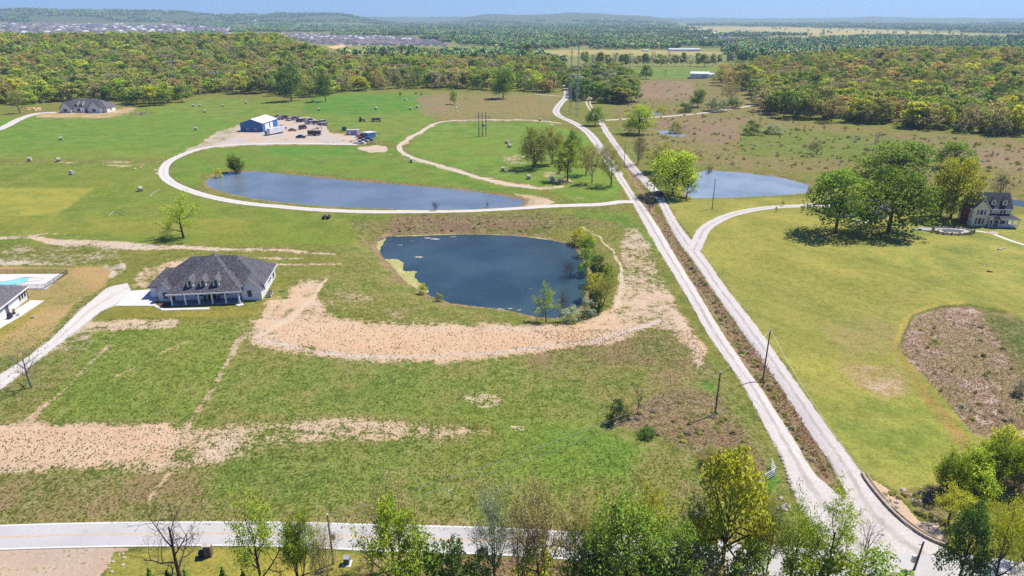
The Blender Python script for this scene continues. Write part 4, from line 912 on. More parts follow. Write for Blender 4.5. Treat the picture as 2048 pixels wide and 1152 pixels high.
def nz(a, b, s): return math.sin(a / s + 1.7 * math.sin(b / s * .8)) * math.cos(b / s * 1.3 + a / s * .4)
PAL = {'left': (('leaf_green', .20), ('leaf_spring', .12), ('leaf_olive', .24), ('leaf_brown', .13), ('leaf_yellow', .05), ('leaf_rust', .05), ('leaf_grey', .10), ('leaf_dark', .11)),
       'right': (('leaf_olive', .26), ('leaf_green', .14), ('leaf_spring', .08), ('leaf_brown', .16), ('leaf_rust', .10), ('leaf_dark', .09), ('leaf_grey', .05), ('leaf_yellow', .12)),
       'centre': (('leaf_green', .25), ('leaf_dark', .20), ('leaf_olive', .27), ('leaf_greygreen', .20), ('leaf_grey', .08))}
def pick(key, X, Y):
    u = (rw.rand() * .8 + .2 * nz(X, Y, 26)) % 1.0; a = 0
    for nm, w in PAL[key]:
        a += w
        if u < a: return nm
    return PAL[key][-1][0]
order = sorted(range(len(wood)), key=lambda i: wood[i][1])
front_left = [i for i in order if wood[i][5] == 'left' and wood[i][1] < 760]
front_right = [i for i in order if wood[i][5] == 'right'][:150]
front_c = [i for i in order if wood[i][5] == 'centre'][:25]
solo = set(front_right + front_c + front_left[:295 - 150 - 25])
NMW = {'leaf_green': 'green', 'leaf_spring': 'bright spring green', 'leaf_olive': 'olive green', 'leaf_brown': 'brown budding', 'leaf_rust': 'rust coloured', 'leaf_grey': 'grey half bare', 'leaf_dark': 'dark green', 'leaf_yellow': 'yellow green', 'leaf_greygreen': 'grey green'}
PLC = {'left': 'at the near edge of the far left wood', 'right': 'at the near edge of the right hand wood', 'centre': 'in the tree block right of the far gravel path'}
rest = {}
for i, w in enumerate(wood):
    lf = pick(w[5], w[0], w[1]); edge = w[5] == 'left' and w[1] < 720
    kd = 'woodthin' if lf in ('leaf_grey', 'leaf_brown') or (rw.rand() < .25) else 'wood'
    h = rw.uniform(10.5, 17.5) * (1.02 if w[5] != 'centre' else .92); wd = rw.uniform(11, 19)
    if i in solo:
        sz = 'tall ' if h > 14.7 else 'low ' if h < 12.6 else ''
        if w[5] == 'left': pl = [q for lim, q in ((70, 'at the far left edge of the wood'), (235, 'behind the distant white house'), (340, 'right of the distant white house'), (450, 'below the transmission frames'), (600, 'at the left end of the wood above the meadow'), (720, 'in the wood left of the green mound'), (860, 'in the wood above the green mound'), (1000, 'in the wood behind the brown grass'), (3000, 'in the wood beside the far gravel path')) if w[3] < lim][0]
        elif w[5] == 'right': pl = [q for lim, q in ((1520, 'in the right hand wood near the white barn'), (1620, 'in the right wood where the dirt path ends'), (1720, 'in the right wood left of the double pole'), (1830, 'in the right wood behind the double pole'), (1930, 'in the right hand wood above the golden tree'), (3000, 'in the right hand wood at the right edge')) if w[3] < lim][0] + (', front row' if w[4] > np.interp(w[3], [1500, 1560, 1850, 2048], [190, 222, 246, 258]) else ', further in')
        else: pl = PLC[w[5]]
        tree(kd, (w[0], w[1], w[2]), h, wd, lf, '%s%s tree %s' % (sz, NMW[lf], pl), 'wood_tree', 'tree', '%s%s trees %s' % (sz, NMW[lf], pl.replace(',', '')))
    else: rest.setdefault((kd, lf), []).append((w[0], w[1], w[2], h, wd))
def scatter_stuff(name, src, data, label_kind='stuff'):
    """one object: a cloud of points on which the given meshes are set by geometry nodes. data: list of (variant, x,y,z,h,w,rz)"""
    c = D.collections.new(name + '_sources')
    for k, (me_list, mats) in enumerate(src):
        e = D.objects.new('%s_source_%03d' % (name, k), me_list)
        for si, mt_ in enumerate(mats): e.material_slots[si].link = 'OBJECT'; e.material_slots[si].material = mt_
        c.objects.link(e)
    A = np.array(data, float); me = D.meshes.new(name); me.vertices.add(len(A)); me.vertices.foreach_set('co', A[:, 1:4].astype(np.float32).ravel())
    a = me.attributes.new('pick', 'INT', 'POINT'); a.data.foreach_set('value', A[:, 0].astype(np.int32))
    a = me.attributes.new('size', 'FLOAT_VECTOR', 'POINT'); a.data.foreach_set('vector', np.column_stack([A[:, 5], A[:, 5], A[:, 4]]).astype(np.float32).ravel())
    a = me.attributes.new('turn', 'FLOAT_VECTOR', 'POINT'); z = np.zeros(len(A)); a.data.foreach_set('vector', np.column_stack([z, z, A[:, 6]]).astype(np.float32).ravel())
    me.update(); o = D.objects.new(name, me); COL.objects.link(o); tag(o, kind='stuff')
    g = D.node_groups.new(name, 'GeometryNodeTree'); g.interface.new_socket('Geometry', in_out='INPUT', socket_type='NodeSocketGeometry'); g.interface.new_socket('Geometry', in_out='OUTPUT', socket_type='NodeSocketGeometry')
    n = g.nodes; l = g.links; gi = n.new('NodeGroupInput'); go = n.new('NodeGroupOutput'); ip = n.new('GeometryNodeInstanceOnPoints'); ci = n.new('GeometryNodeCollectionInfo')
    ci.inputs['Collection'].default_value = c; ci.inputs['Separate Children'].default_value = True; ci.inputs['Reset Children'].default_value = True
    def attr(nm, ty):
        x = n.new('GeometryNodeInputNamedAttribute'); x.data_type = ty; x.inputs['Name'].default_value = nm; return [q for q in x.outputs if q.enabled and q.name == 'Attribute'][0]
    l.new(gi.outputs[0], ip.inputs['Points']); l.new(ci.outputs[0], ip.inputs['Instance']); ip.inputs['Pick Instance'].default_value = True
    l.new(attr('pick', 'INT'), ip.inputs['Instance Index']); l.new(attr('size', 'FLOAT_VECTOR'), ip.inputs['Scale'])
    e2r = n.new('FunctionNodeEulerToRotation'); l.new(attr('turn', 'FLOAT_VECTOR'), e2r.inputs[0]); l.new(e2r.outputs[0], ip.inputs['Rotation'])
    l.new(ip.outputs[0], go.inputs[0]); md = o.modifiers.new('set', 'NODES'); md.node_group = g
    return o
def join_tc(kind, k):
    """trunk and crown of a wood tree as one mesh with two materials"""
    t, c, _ = TK[kind][k % len(TK[kind])]
    def arr(m_):
        v = np.empty(len(m_.vertices) * 3, np.float32); m_.vertices.foreach_get('co', v); q = np.empty(len(m_.loops), np.int32); m_.loops.foreach_get('vertex_index', q); return v.reshape(-1, 3), q.reshape(-1, 4)
    v1, q1 = arr(t); v2, q2 = arr(c); me = npmesh('tree', np.vstack([v1, v2]), np.vstack([q1, q2 + len(v1)]))
    me.materials.append(M['bark']); me.materials.append(M['leaf_green']); me.polygons.foreach_set('material_index', np.array([0] * len(q1) + [1] * len(q2), np.int32)); return me
src = []; data = []; jt = {k: [join_tc(k, i) for i in range(len(TK[k]))] for k in ('wood', 'woodthin', 'scrub', 'cedar')}
for (kd, lf), L_ in rest.items():
    base = len(src)
    for me in jt[kd]: src.append((me, (M['bark'], M[lf])))
    for (x, y, z, h, wd) in L_: data.append((base + rw.randint(len(jt[kd])), x, y, z - .3, h, wd, rw.uniform(0, 6.28)))
scatter_stuff('woodland', src, data)
print('wood', len(wood), 'solo', len(solo))

# valley woods further off: groves of many small crowns
def grove_mesh(seed, n=30, span=62, tris=70):
    rs = np.random.RandomState(seed); Vs = []; Qs = []; o = 0; cols = []
    pal = np.array([(.06, .13, .03), (.09, .15, .045), (.12, .15, .05), (.045, .09, .03), (.13, .12, .065), (.08, .12, .05), (.15, .17, .05)]) * 3.1
    for i in range(n):
        cx, cy = rs.uniform(-span / 2, span / 2, 2); h = rs.uniform(9, 15.5); r = rs.uniform(4, 7); nb = 7
        cs = np.column_stack([rs.uniform(-.55, .55, nb) * r, rs.uniform(-.55, .55, nb) * r, h * rs.uniform(.45, .9, nb)])
        dirs = rs.normal(0, 1, (nb * 16, 3)) + [0, 0, .4]; dirs /= np.linalg.norm(dirs, axis=1)[:, None]
        C = np.repeat(cs, 16, 0) + dirs * r * .42 + [cx, cy, 0]
        v, q = leaves(C, 1, .3, 1.5, rs, .2, dirs); Vs.append(v); Qs.append(q + o); o += len(v); cols.append(np.tile(pal[rs.randint(len(pal))] * rs.uniform(.75, 1.25), (len(v), 1)))
    me = npmesh('grove', np.vstack(Vs), np.vstack(Qs), dict(tint=np.vstack(cols))); return me
def grovemat():
    m = N('leaves_far'); a = m.n('ShaderNodeAttribute'); a.attribute_name = 'tint'; inf = m.n('ShaderNodeObjectInfo')
    sc = m.n('ShaderNodeVectorMath', operation='SCALE'); m.l(a.outputs['Color'], sc.inputs[0]); m.l(m.math('MULTIPLY_ADD', inf.outputs['Random'], .5, .8), sc.inputs['Scale'])
    m.l(sc.outputs[0], m.p.inputs['Base Color']); m.p.inputs['Roughness'].default_value = 1; m.p.inputs['Specular IOR Level'].default_value = .05
    ge = m.n('ShaderNodeNewGeometry'); ad = m.n('ShaderNodeVectorMath', operation='MULTIPLY_ADD'); m.l(ge.outputs['Normal'], ad.inputs[0]); ad.inputs[1].default_value = (.65, .65, .65); ad.inputs[2].default_value = (0, 0, .8)
    nm = m.n('ShaderNodeVectorMath', operation='NORMALIZE'); m.l(ad.outputs[0], nm.inputs[0]); m.l(nm.outputs[0], m.p.inputs['Normal']); return m.m
gm = grovemat(); gms = [grove_mesh(200 + i) for i in range(4)]
for g_ in gms: g_.materials.append(gm)
OPEN = [[(1030, 98), (1460, 103), (1500, 134), (1160, 134), (1130, 126), (1040, 118)], [(560, 88), (700, 86), (900, 87), (1010, 98), (1040, 110), (900, 112), (780, 113), (640, 108), (590, 100)],
        [(400, 62), (470, 66), (640, 70), (900, 84), (920, 90), (700, 96), (560, 90), (440, 80)],
        [(1030, 99), (1250, 98), (1440, 103), (1500, 112), (1330, 112), (1200, 116), (1060, 113)],
        [(1180, 131), (1430, 128), (1500, 134), (1500, 160), (1440, 172), (1500, 205), (1500, 400), (1100, 400), (1140, 240), (1140, 160), (1270, 165), (1250, 138)],
        [(1345, 54), (1560, 54), (1760, 59), (2000, 68), (2300, 78), (2100, 80), (1700, 76), (1630, 73), (1420, 69)],
        [(-400, 46), (300, 46), (470, 58), (470, 66), (300, 76), (-400, 78)], [(1820, 99), (1960, 99), (1990, 106), (1810, 106)], [(1335, 93), (1410, 92), (1410, 104), (1335, 104)]]
gv = []
def addgroves(x0, x1, y0, y1, step, dens, seed, sc=1.0, cut=0):
    rs = np.random.RandomState(seed); gx, gy = np.meshgrid(np.arange(x0, x1, step), np.arange(y0, y1, step))
    X = gx.ravel() + rs.uniform(-.4, .4, gx.size) * step; Y = gy.ravel() + rs.uniform(-.4, .4, gx.size) * step; Z = Hb(X, Y); x, y = proj(X, Y, Z)
    ok = (x > -120) & (x < 2170) & (y < 134) & (rs.rand(len(X)) < dens)
    ok &= (.5 + .5 * np.sin(X / 210 + 1.3 * np.sin(Y / 260)) * np.cos(Y / 190 + .8 * np.sin(X / 330))) > cut
    for p in OPEN: ok &= ~inpoly(p, x, y)
    ok &= ~(inpoly(WL, x, y) & (Y < 1200)) & ~(inpoly(WR, x, y) & (Y < 1160))
    ok &= ~((X < -60) & (Y < 1700) & (Y > 1180) & (x > 560) & (y > 92))
    for a in zip(X[ok], Y[ok], Z[ok]): gv.append((rs.randint(4), a[0], a[1], a[2] - .5, rs.uniform(.85, 1.15) * sc, rs.uniform(.9, 1.15) * sc, rs.uniform(0, 6.28)))
addgroves(-1100, 1300, 1000, 2000, 56, .8, 1, 1.0, 0)
addgroves(-2400, 2400, 2000, 3600, 66, .9, 2, 1.1, .42)
addgroves(-5000, 5000, 3600, 6800, 105, .9, 3, 1.3, .46)
print('groves', len(gv))
scatter_stuff('distant_woods', [(g_, ()) for g_ in gms], gv)
# scattered hedgerow and field trees beyond the woods
def FP(x, y): return ('alone in the pale meadow before the estate' if x < 820 else 'in the left half of the hedge below the estate' if x < 930 else 'in the right half of the hedge below the estate' if x < 1060 else 'at the left end of the row behind the green field' if x < 1240 else 'in the middle of the row behind the green field' if x < 1340 else 'at the right end of the row behind the green field')
for x, y, yt, w, lf in [(806, 113, 91, 26, 'leaf_green'), (740, 110, 92, 14, 'leaf_dark'), (690, 107, 97, 12, 'leaf_dark'), (845, 112, 95, 18, 'leaf_green'), (783, 112, 96, 16, 'leaf_dark')] + \
        [(1000 - k * 13.5, 111 - k * .1, 93 + (k * 7 % 4), 16, ('leaf_greygreen', 'leaf_green', 'leaf_olive')[k % 3]) for k in range(12)] + \
        [(1170 + k * 15, 133 + .0 * k, 103 + (k * 5 % 9), (20, 14, 24, 16)[k % 4], ('leaf_green', 'leaf_grey', 'leaf_olive', 'leaf_dark', 'leaf_grey')[k % 5]) for k in range(18)] + \
        [(1248, 136, 108, 24, 'leaf_dark'), (1408, 134, 108, 24, 'leaf_green'), (1050, 118, 86, 36, 'leaf_green'), (1438, 128, 110, 12, 'leaf_dark')] + [(1485, 125, 100, 26, 'leaf_green'), (1462, 128, 104, 20, 'leaf_greygreen')]:
    T('wood' if lf != 'leaf_grey' else 'woodthin', x, y, yt, w, lf, '%s tree %s' % (NMW[lf], FP(x, y)), 'field_tree', 'tree', '%s trees %s' % (NMW[lf], FP(x, y)))
sc_d = []
for x, y in [(1640 + R.uniform(-100, 300), R.uniform(57, 74)) for _ in range(60)]:
    X, Y = L2(x, y); sc_d.append((R.randint(0, 1), X, Y, float(Hb(X, Y)) - .3, R.uniform(7, 13), R.uniform(9, 16), R.uniform(0, 6)))
scatter_stuff('far_pasture_bushes', [(jt['scrub'][i], (M['bark'], M['leaf_dark'])) for i in range(2)], sc_d)
# undergrowth along the wood edges and hedges
ug = []
for _ in range(420):
    k = R.random()
    if k < .45: x = R.uniform(0, 1120); y = np.interp(x, [0, 75, 130, 260, 360, 430, 520, 640, 700, 800, 1000, 1120], [205, 208, 200, 205, 203, 186, 186, 192, 181, 175, 179, 182]) + R.uniform(-8, 0)
    elif k < .8: x = R.uniform(1500, 2060); y = np.interp(x, [1500, 1530, 1700, 1850, 2048], [196, 222, 242, 257, 270]) + R.uniform(-10, 2)
    else: x = R.uniform(1145, 1265); y = R.uniform(185, 207)
    if 255 < x < 300: continue
    X, Y = L2(x, y); ug.append((R.randint(0, 7), X, Y, float(Hb(X, Y)) - .2, R.uniform(1.5, 4.5), R.uniform(2.5, 6), R.uniform(0, 6)))
mb_ = []
for poly_, n_b in (([(1215, 160), (1440, 165), (1500, 205), (1540, 240), (1800, 268), (2060, 285), (2060, 375), (1700, 345), (1560, 335), (1400, 325), (1290, 312), (1235, 245)], 520), ([(780, 430), (1110, 426), (1140, 455), (900, 462), (770, 464)], 90), ([(1745, 990), (1830, 985), (1900, 1010), (1880, 1040), (1820, 1030)], 26), ([(1230, 850), (1330, 790), (1430, 800), (1500, 900), (1400, 900)], 46), ([(1265, 345), (1300, 395), (1400, 548), (1500, 690), (1640, 935), (1590, 870), (1400, 580), (1290, 390)], 120), ([(1900, 620), (2060, 660), (2060, 860), (1960, 860), (1830, 740), (1830, 640)], 60)):
    q_ = np.array(poly_, float); c_ = 0
    while c_ < n_b:
        x = R.uniform(q_[:, 0].min(), q_[:, 0].max()); y = R.uniform(q_[:, 1].min(), q_[:, 1].max())
        if not inpoly(poly_, np.array([x]), np.array([y]))[0]: continue
        c_ += 1
        if poly_[0][1] == 345 and False: continue
        X, Y = L2(x, y); k_ = 1.0 if n_b == 520 else .5
        if min(abs(float(sdf(pp_, np.array([X]), np.array([Y]), 3)[0])) if sdf(pp_, np.array([X]), np.array([Y]), 3)[0] > -1e8 else 99 for _, pp_ in POND.values()) < 2: continue
        mb_.append((R.randint(0, 7), X, Y, ground(X, Y) - .1, R.uniform(.5, 1.7) * k_, R.uniform(.9, 3.2) * k_, R.uniform(0, 6)))
scatter_stuff('meadow_brush', [(jt['scrub'][i % 2], (M['bark'], M[l_])) for i, l_ in enumerate(['leaf_grey', 'leaf_olive', 'leaf_brown', 'leaf_green', 'leaf_grey', 'leaf_greygreen', 'leaf_olive', 'leaf_brown'])], mb_)
scatter_stuff('undergrowth', [(jt['scrub'][i % 2], (M['bark'], M[l_])) for i, l_ in enumerate(['leaf_dark', 'leaf_green', 'leaf_grey', 'leaf_olive', 'leaf_brown', 'leaf_greygreen', 'leaf_dark', 'leaf_green'])], ug)

# ------------------------------------------------------------------ buildings
def window(par, x, y, z, w, h, face='-y', mt='trim', name='window', fr=.1, mull=True, arch=False, glass='glass'):
    """window let into a wall plane: a frame standing proud, the pane behind it. (x,y) centre on wall, z sill"""
    def P(a, b, c):  # a along wall, b outwards, c up
        return {'-y': (x + a, y - b, z + c), '+x': (x + b, y + a, z + c), '-x': (x - b, y - a, z + c), '+y': (x - a, y + b, z + c)}[face]
    f = MB()
    def bar(a0, a1, c0, c1, b=.07):
        p = P(a0, -.02, c0); q = P(a1, b, c1); f.box(min(p[0], q[0]), max(p[0], q[0]), min(p[1], q[1]), max(p[1], q[1]), min(p[2], q[2]), max(p[2], q[2]))
    bar(-w / 2 - fr, -w / 2, -fr, h + fr); bar(w / 2, w / 2 + fr, -fr, h + fr); bar(-w / 2, w / 2, h, h + fr); bar(-w / 2, w / 2, -fr, 0, .11)
    if mull and w > 1.3: bar(-.035, .035, 0, h, .05)
    if arch:
        pts = [P(math.cos(t) * (w / 2 + fr), .05, h + fr + math.sin(t) * w * .5) for t in np.linspace(0, math.pi, 9)]; f.poly(pts)
    o = f.build(name, M[mt], par)
    g = MB(); p = P(-w / 2, .012, 0); q = P(w / 2, .012, 0); g.poly([p, q, P(w / 2, .012, h), P(-w / 2, .012, h)]); g.build('pane', M[glass], o)
    return o
def gable_end(mb, x0, x1, y, z0, zp, xm=None):
    mb.poly([(x0, y, z0), (x1, y, z0), ((x0 + x1) / 2 if xm is None else xm, y, zp)])
def gable_roof_y(mb, x0, x1, y0, y1, ze, zp, xm=None, th=.16, oh=.35):
    """two sloping slabs, ridge along y; eaves overhang oh"""
    xm = (x0 + x1) / 2 if xm is None else xm
    sl = (zp - ze) / (xm - x0); sr_ = (zp - ze) / (x1 - xm)
    mb.slab([(x0 - oh, y0 - oh, ze - oh * sl + th), (xm, y0 - oh, zp + th), (xm, y1, zp + th), (x0 - oh, y1, ze - oh * sl + th)], th)
    mb.slab([(xm, y0 - oh, zp + th + .002), (x1 + oh, y0 - oh, ze - oh * sr_ + th), (x1 + oh, y1, ze - oh * sr_ + th), (xm, y1, zp + th + .002)], th)
def gable_roof_x(mb, x0, x1, y0, y1, ze, zp, th=.16, oh=.35):
    ym = (y0 + y1) / 2; s = (zp - ze) / (ym - y0)
    mb.slab([(x0 - oh, y0 - oh, ze - oh * s + th), (x1 + oh, y0 - oh, ze - oh * s + th), (x1 + oh, ym, zp + th), (x0 - oh, ym, zp + th)], th)
    mb.slab([(x0 - oh, ym, zp + th + .002), (x1 + oh, ym, zp + th + .002), (x1 + oh, y1 + oh, ze - oh * s + th), (x0 - oh, y1 + oh, ze - oh * s + th)], th)

# --- the white farmhouse in the foreground
gx, gy = -83.10, 153.63; gz = ground(-74, 160)
fh = thing('farmhouse', 'white farmhouse with steep charcoal roof, three dormers and a long front porch', 'house', (gx, gy, gz + .05), rad(6.93))
b = MB().box(-.2, 20.9, 3.0, 18.6, -.8, 3.0).box(-6.7, -.2, 5.6, 16.5, -.8, 2.95).box(-4.0, -.9, 2.9, 6, -.8, 2.98).box(16.2, 20.92, 1.6, 3.0, -.8, 2.98)
gable_end(b, -4.0, -.9, 2.9, 2.98, 5.0); gable_end(b, 16.2, 20.92, 1.6, 2.98, 5.8, 18.4); b.build('wall', M['white_paint'], fh)
b = MB(); b.hip(-.9, 16.8, -.7, 21.0, 3.18, (8.2, 10.3, 9.75), (8.25, 10.5, 9.75)); ro = b.build('roof', M['roof_dark'], fh)
MB().hip(-5.0, 11, 4.2, 19.2, 3.25, (2.9, 10.2, 9.1), (8.5, 10.2, 9.1)).build('roof_wing', M['roof_dark'], ro)
MB().hip(-7.2, 0, 5.1, 17.0, 3.15, (-4.0, 11, 6.1), (-1.5, 11, 6.1)).build('roof_wing', M['roof_dark'], ro)
MB().hip(8, 21.6, 2.7, 19.1, 3.2, (9.5, 10.4, 9.05), (13.6, 10.4, 9.05)).build('roof_wing', M['roof_dark'], ro)
b = MB(); gable_roof_y(b, -4.0, -.9, 2.9, 8.2, 3.0, 5.05); gable_roof_y(b, 16.2, 20.92, 1.6, 9.2, 3.0, 5.85, 18.4); b.build('gable_roof', M['roof_dark'], ro)
b = MB().box(-.95, 16.85, -.78, -.68, 2.86, 3.2)
for (xa, xm, xb, y, ze, zp) in ((-4.35, -2.45, -.55, 2.5, 2.72, 5.1), (15.8, 18.4, 21.3, 1.2, 2.62, 5.9)):
    for p, q in (((xa, ze), (xm, zp)), ((xm, zp), (xb, ze))): b.slab([(p[0], y - .06, p[1] + .14), (q[0], y - .06, q[1] + .14), (q[0], y - .02, q[1] + .14), (p[0], y - .02, p[1] + .14)], .2)
b.box(21.6, 21.7, 2.7, 19.1, 2.95, 3.2); b.build('fascia', M['trim'], fh)
MB().box(-.5, 16.6, -.35, 3.0, -.6, .12).build('porch_floor', M['slab'], fh)
for i in range(6):
    x = .1 + i * 3.16; p = MB().box(x - .17, x + .17, -.22, .12, .12, 2.86).box(x - .25, x + .25, -.3, .2, .12, .34).box(x - .25, x + .25, -.3, .2, 2.66, 2.88); p.build('column', M['trim'], fh)
for x, w, z, h in ((2.2, 1.0, 1.05, 1.3), (5.6, 2.0, 1.05, 1.3), (11.6, 2.0, 1.05, 1.3), (15.0, 1.0, 1.05, 1.3)): window(fh, x, 3.0, z, w, h)
window(fh, -2.35, 2.9, .8, 1.0, 1.6); window(fh, 18.1, 1.6, .8, 1.05, 1.7)
for y in (5.0, 10.5, 12.5): window(fh, 20.92, y, 1.0, 1.1, 1.5, '+x')
window(fh, 20.92, 16, .1, 1.9, 2.1, '+x')
d = MB().box(7.7, 9.6, 2.9, 3.0, .12, 2.5).build('door', M['door'], fh); MB().box(8.6, 8.68, 2.86, 2.9, 1.0, 1.3).build('handle', M['grey_metal'], d)
for i, x in enumerate((4.55, 7.6, 10.65)):
    dm = MB(); y0 = 1.1; zb = 4.0
    dm.box(x - .72, x + .72, y0, y0 + 3.2, zb, zb + 1.55); gable_end(dm, x - .72, x + .72, y0, zb + 1.55, zb + 2.45)
    o = dm.build('dormer', M['trim'], fh); b = MB(); gable_roof_y(b, x - .72, x + .72, y0, y0 + 4.6, zb + 1.55, zb + 2.5, th=.1, oh=.25); b.build('dormer_roof', M['roof_slate'], o)
    w_ = MB().box(x - .36, x + .36, y0 - .03, y0 - .005, zb + .25, zb + 1.5).poly([(x + math.cos(t) * .36, y0 - .031, zb + 1.5 + math.sin(t) * .3) for t in np.linspace(0, math.pi, 8)]); w_.build('window', M['glass'], o)
for x, y, z in ((14.2, 4.6, 5.4), (17.6, 8.2, 7.4)): MB().tube((x, y, z), (x, y, z + .8), .07, n=8).build('vent_pipe', M['trim'], fh)
for x in (7.0, 10.3):
    p = thing('porch_planter', ['dark potted plant left of the farmhouse front door', 'dark potted plant right of the farmhouse front door'][x > 8], 'planter', (0, 0, 0)); wv = fh.matrix_world if False else Matrix.Translation(fh.location) @ Matrix.Rotation(rad(6.93), 4, 'Z')
    p.location = wv @ Vector((x, 2.5, .12)); MB().tube((0, 0, 0), (0, 0, .5), .2, .28, 10).build('pot', M['metal_dark'], p)
    c = mobj('foliage', TK['scrub'][0][1], M['leaf_dark'], p); c.scale = (.8, .8, .9); c.location = (0, 0, .3)
def local(o, x, y, z=0): return (Matrix.Translation(o.location) @ Matrix.Rotation(o.rotation_euler.z, 4, 'Z')) @ Vector((x, y, z))
for i, (x, y) in enumerate(((22.3, 3.6), (22.4, 4.9))):
    ac = thing('air_conditioner', ['nearer air conditioner beside the right wall of the farmhouse', 'further air conditioner beside the right wall of the farmhouse'][i], 'air conditioner', local(fh, x, y), rad(7)); MB().box(-.42, .42, -.42, .42, .08, .95).build('casing', M['grey_metal'], ac); MB().tube((0, 0, .95), (0, 0, 1.0), .33, n=12).build('fan_guard', M['metal_dark'], ac); MB().box(-.5, .5, -.5, .5, 0, .08).build('pad', M['concrete'], ac)
uc = thing('green_utility_box', 'small green utility lid in the grass right of the farmhouse', 'utility box', at(562, 583)); MB().box(-.6, .6, -.4, .4, 0, .12).build('lid', M['car_green'], uc); MB().box(-.65, .65, -.45, .45, -.1, 0).build('base', M['metal_dark'], uc)
def pad(name, pts, mt, lift=.09, th=.14):
    W_ = [at(x, y) for x, y in pts]; mb = MB().slab([(p.x, p.y, p.z + lift) for p in W_], th + .3); return tag(mb.build(name, M[mt]), kind='structure')
pad('concrete_drive', [(231, 612), (262, 582), (303, 579), (306, 594), (318, 600), (300, 609), (314, 606), (308, 612)], 'concrete', .08)
pad('walkway', [(303, 610), (312, 610), (327, 617.5), (419, 615.5), (419, 619), (325, 621.5)], 'concrete', .10)
pad('walkway', [(473, 610), (484, 607), (489, 609.5), (476, 613)], 'concrete', .10)
bed = pad('flower_bed', [(314, 610), (325, 607), (345, 610), (343, 616), (328, 617)], 'mulch', .07)

# --- neighbour's house cut by the left edge, with its pool
nz_ = at(40, 640)
A_ = Vector(G(56, 598)); B_ = Vector(G(-30, 668)); ang = math.atan2(B_.y - A_.y, B_.x - A_.x)
nb = thing('brick_house', 'white brick house with grey shingle roof cut off by the left edge', 'house', (A_.x, A_.y, nz_.z), ang)
# local x runs along the visible wall away from its far corner; the house lies on the negative-normal side
b = MB().box(0, 24, -13, 0, -.5, 3.0); b.build('wall', M['white_brick'], nb)
MB().hip(-.6, 24.6, -13.6, .6, 3.15, (6.5, -6.5, 7.2), (18, -6.5, 7.2)).build('roof', M['roof_slate'], nb)
MB().box(-.65, 24.6, .6, .7, 2.9, 3.18).build('gutter', M['trim'], nb)
for x in (1.0, 2.3, 3.6): window(nb, x, 0, .9, .9, 1.7, '+y', mull=False)
for x in (10.0,): window(nb, x, 0, .3, 1.1, 2.1, '+y', 'metal_dark', 'glass_door', mull=False)
MB().tube((.1, .25, 0), (.1, .25, 3.0), .07, n=6).build('downpipe', M['metal_dark'], nb)
for x, y in ((8, -3), (9.5, -2.6)): MB().tube((x, y, 4.2), (x, y, 5.0), .07, n=6).build('vent_pipe', M['metal_dark'], nb)
pad('patio', [(62, 601), (89, 601.5), (40, 634), (-5, 660), (-60, 690), (-60, 670), (0, 640)], 'concrete', .1)
gr = thing('grill', 'dark covered grill on the patio of the cut off house', 'grill', at(21, 637), ang); MB().box(-.7, .7, -.35, .35, .1, 1.0).extr([(-.7, 1.0), (.7, 1.0), (.45, 1.35), (-.45, 1.35)], -.3, .3).build('cover', M['car_navy'], gr); MB().box(-.6, .6, -.3, .3, 0, .1).build('base', M['metal_dark'], gr)
pc = thing('patio_chair', 'pale metal chair beside the covered grill', 'chair', at(36, 632), ang + .5)
MB().box(-.3, .3, -.3, .3, .38, .44).build('seat', M['grey_metal'], pc); MB().box(-.3, .3, .27, .33, .44, .95).build('backrest', M['grey_metal'], pc)
for a_ in (-.27, .27):
    for b_ in (-.27, .27): MB().box(a_ - .03, a_ + .03, b_ - .03, b_ + .03, 0, .38).build('leg', M['grey_metal'], pc)
pp = thing('potted_plant', 'dark potted plant against the wall of the cut off house', 'plant', at(29, 629)); MB().tube((0, 0, 0), (0, 0, .6), .25, .32, 10).build('pot', M['metal_dark'], pp); c = mobj('foliage', TK['scrub'][1][1], M['leaf_brown'], pp); c.scale = (1, 1, 1.1); c.location = (0, 0, .4)
st = thing('rock', 'pale rock lying alone on the tan lawn', 'rock', at(66, 636)); MB().tube((-.4, 0, .15), (.4, .1, .25), .3, .22, 7).build('stone', M['stone'], st)
def deckpt(x, y): p = at(x, y); return p
dk = pad('pool_deck', [(-60, 549), (128, 548.5), (92, 579), (-60, 580)], 'concrete', .12)
plv = at(40, 565).z + .16
ppts = [G(x, y, plv) for x, y in cr([(-60, 565), (0, 564), (20, 561), (40, 556.5), (50, 554.5), (62, 555), (70, 556.5), (86, 557.5), (84, 560.5), (66, 562.5), (50, 565), (30, 569), (0, 574), (-60, 575)], 5)]
tag(MB().poly([(x, y, plv) for x, y in ppts]).build('pool_water', M['pool']), kind='structure')
cop = MB()
for i in range(len(ppts) - 1): cop.tube((*ppts[i], plv + .01), (*ppts[i + 1], plv + .01), .12, n=5)
tag(cop.build('pool_coping', M['stone']), kind='structure')
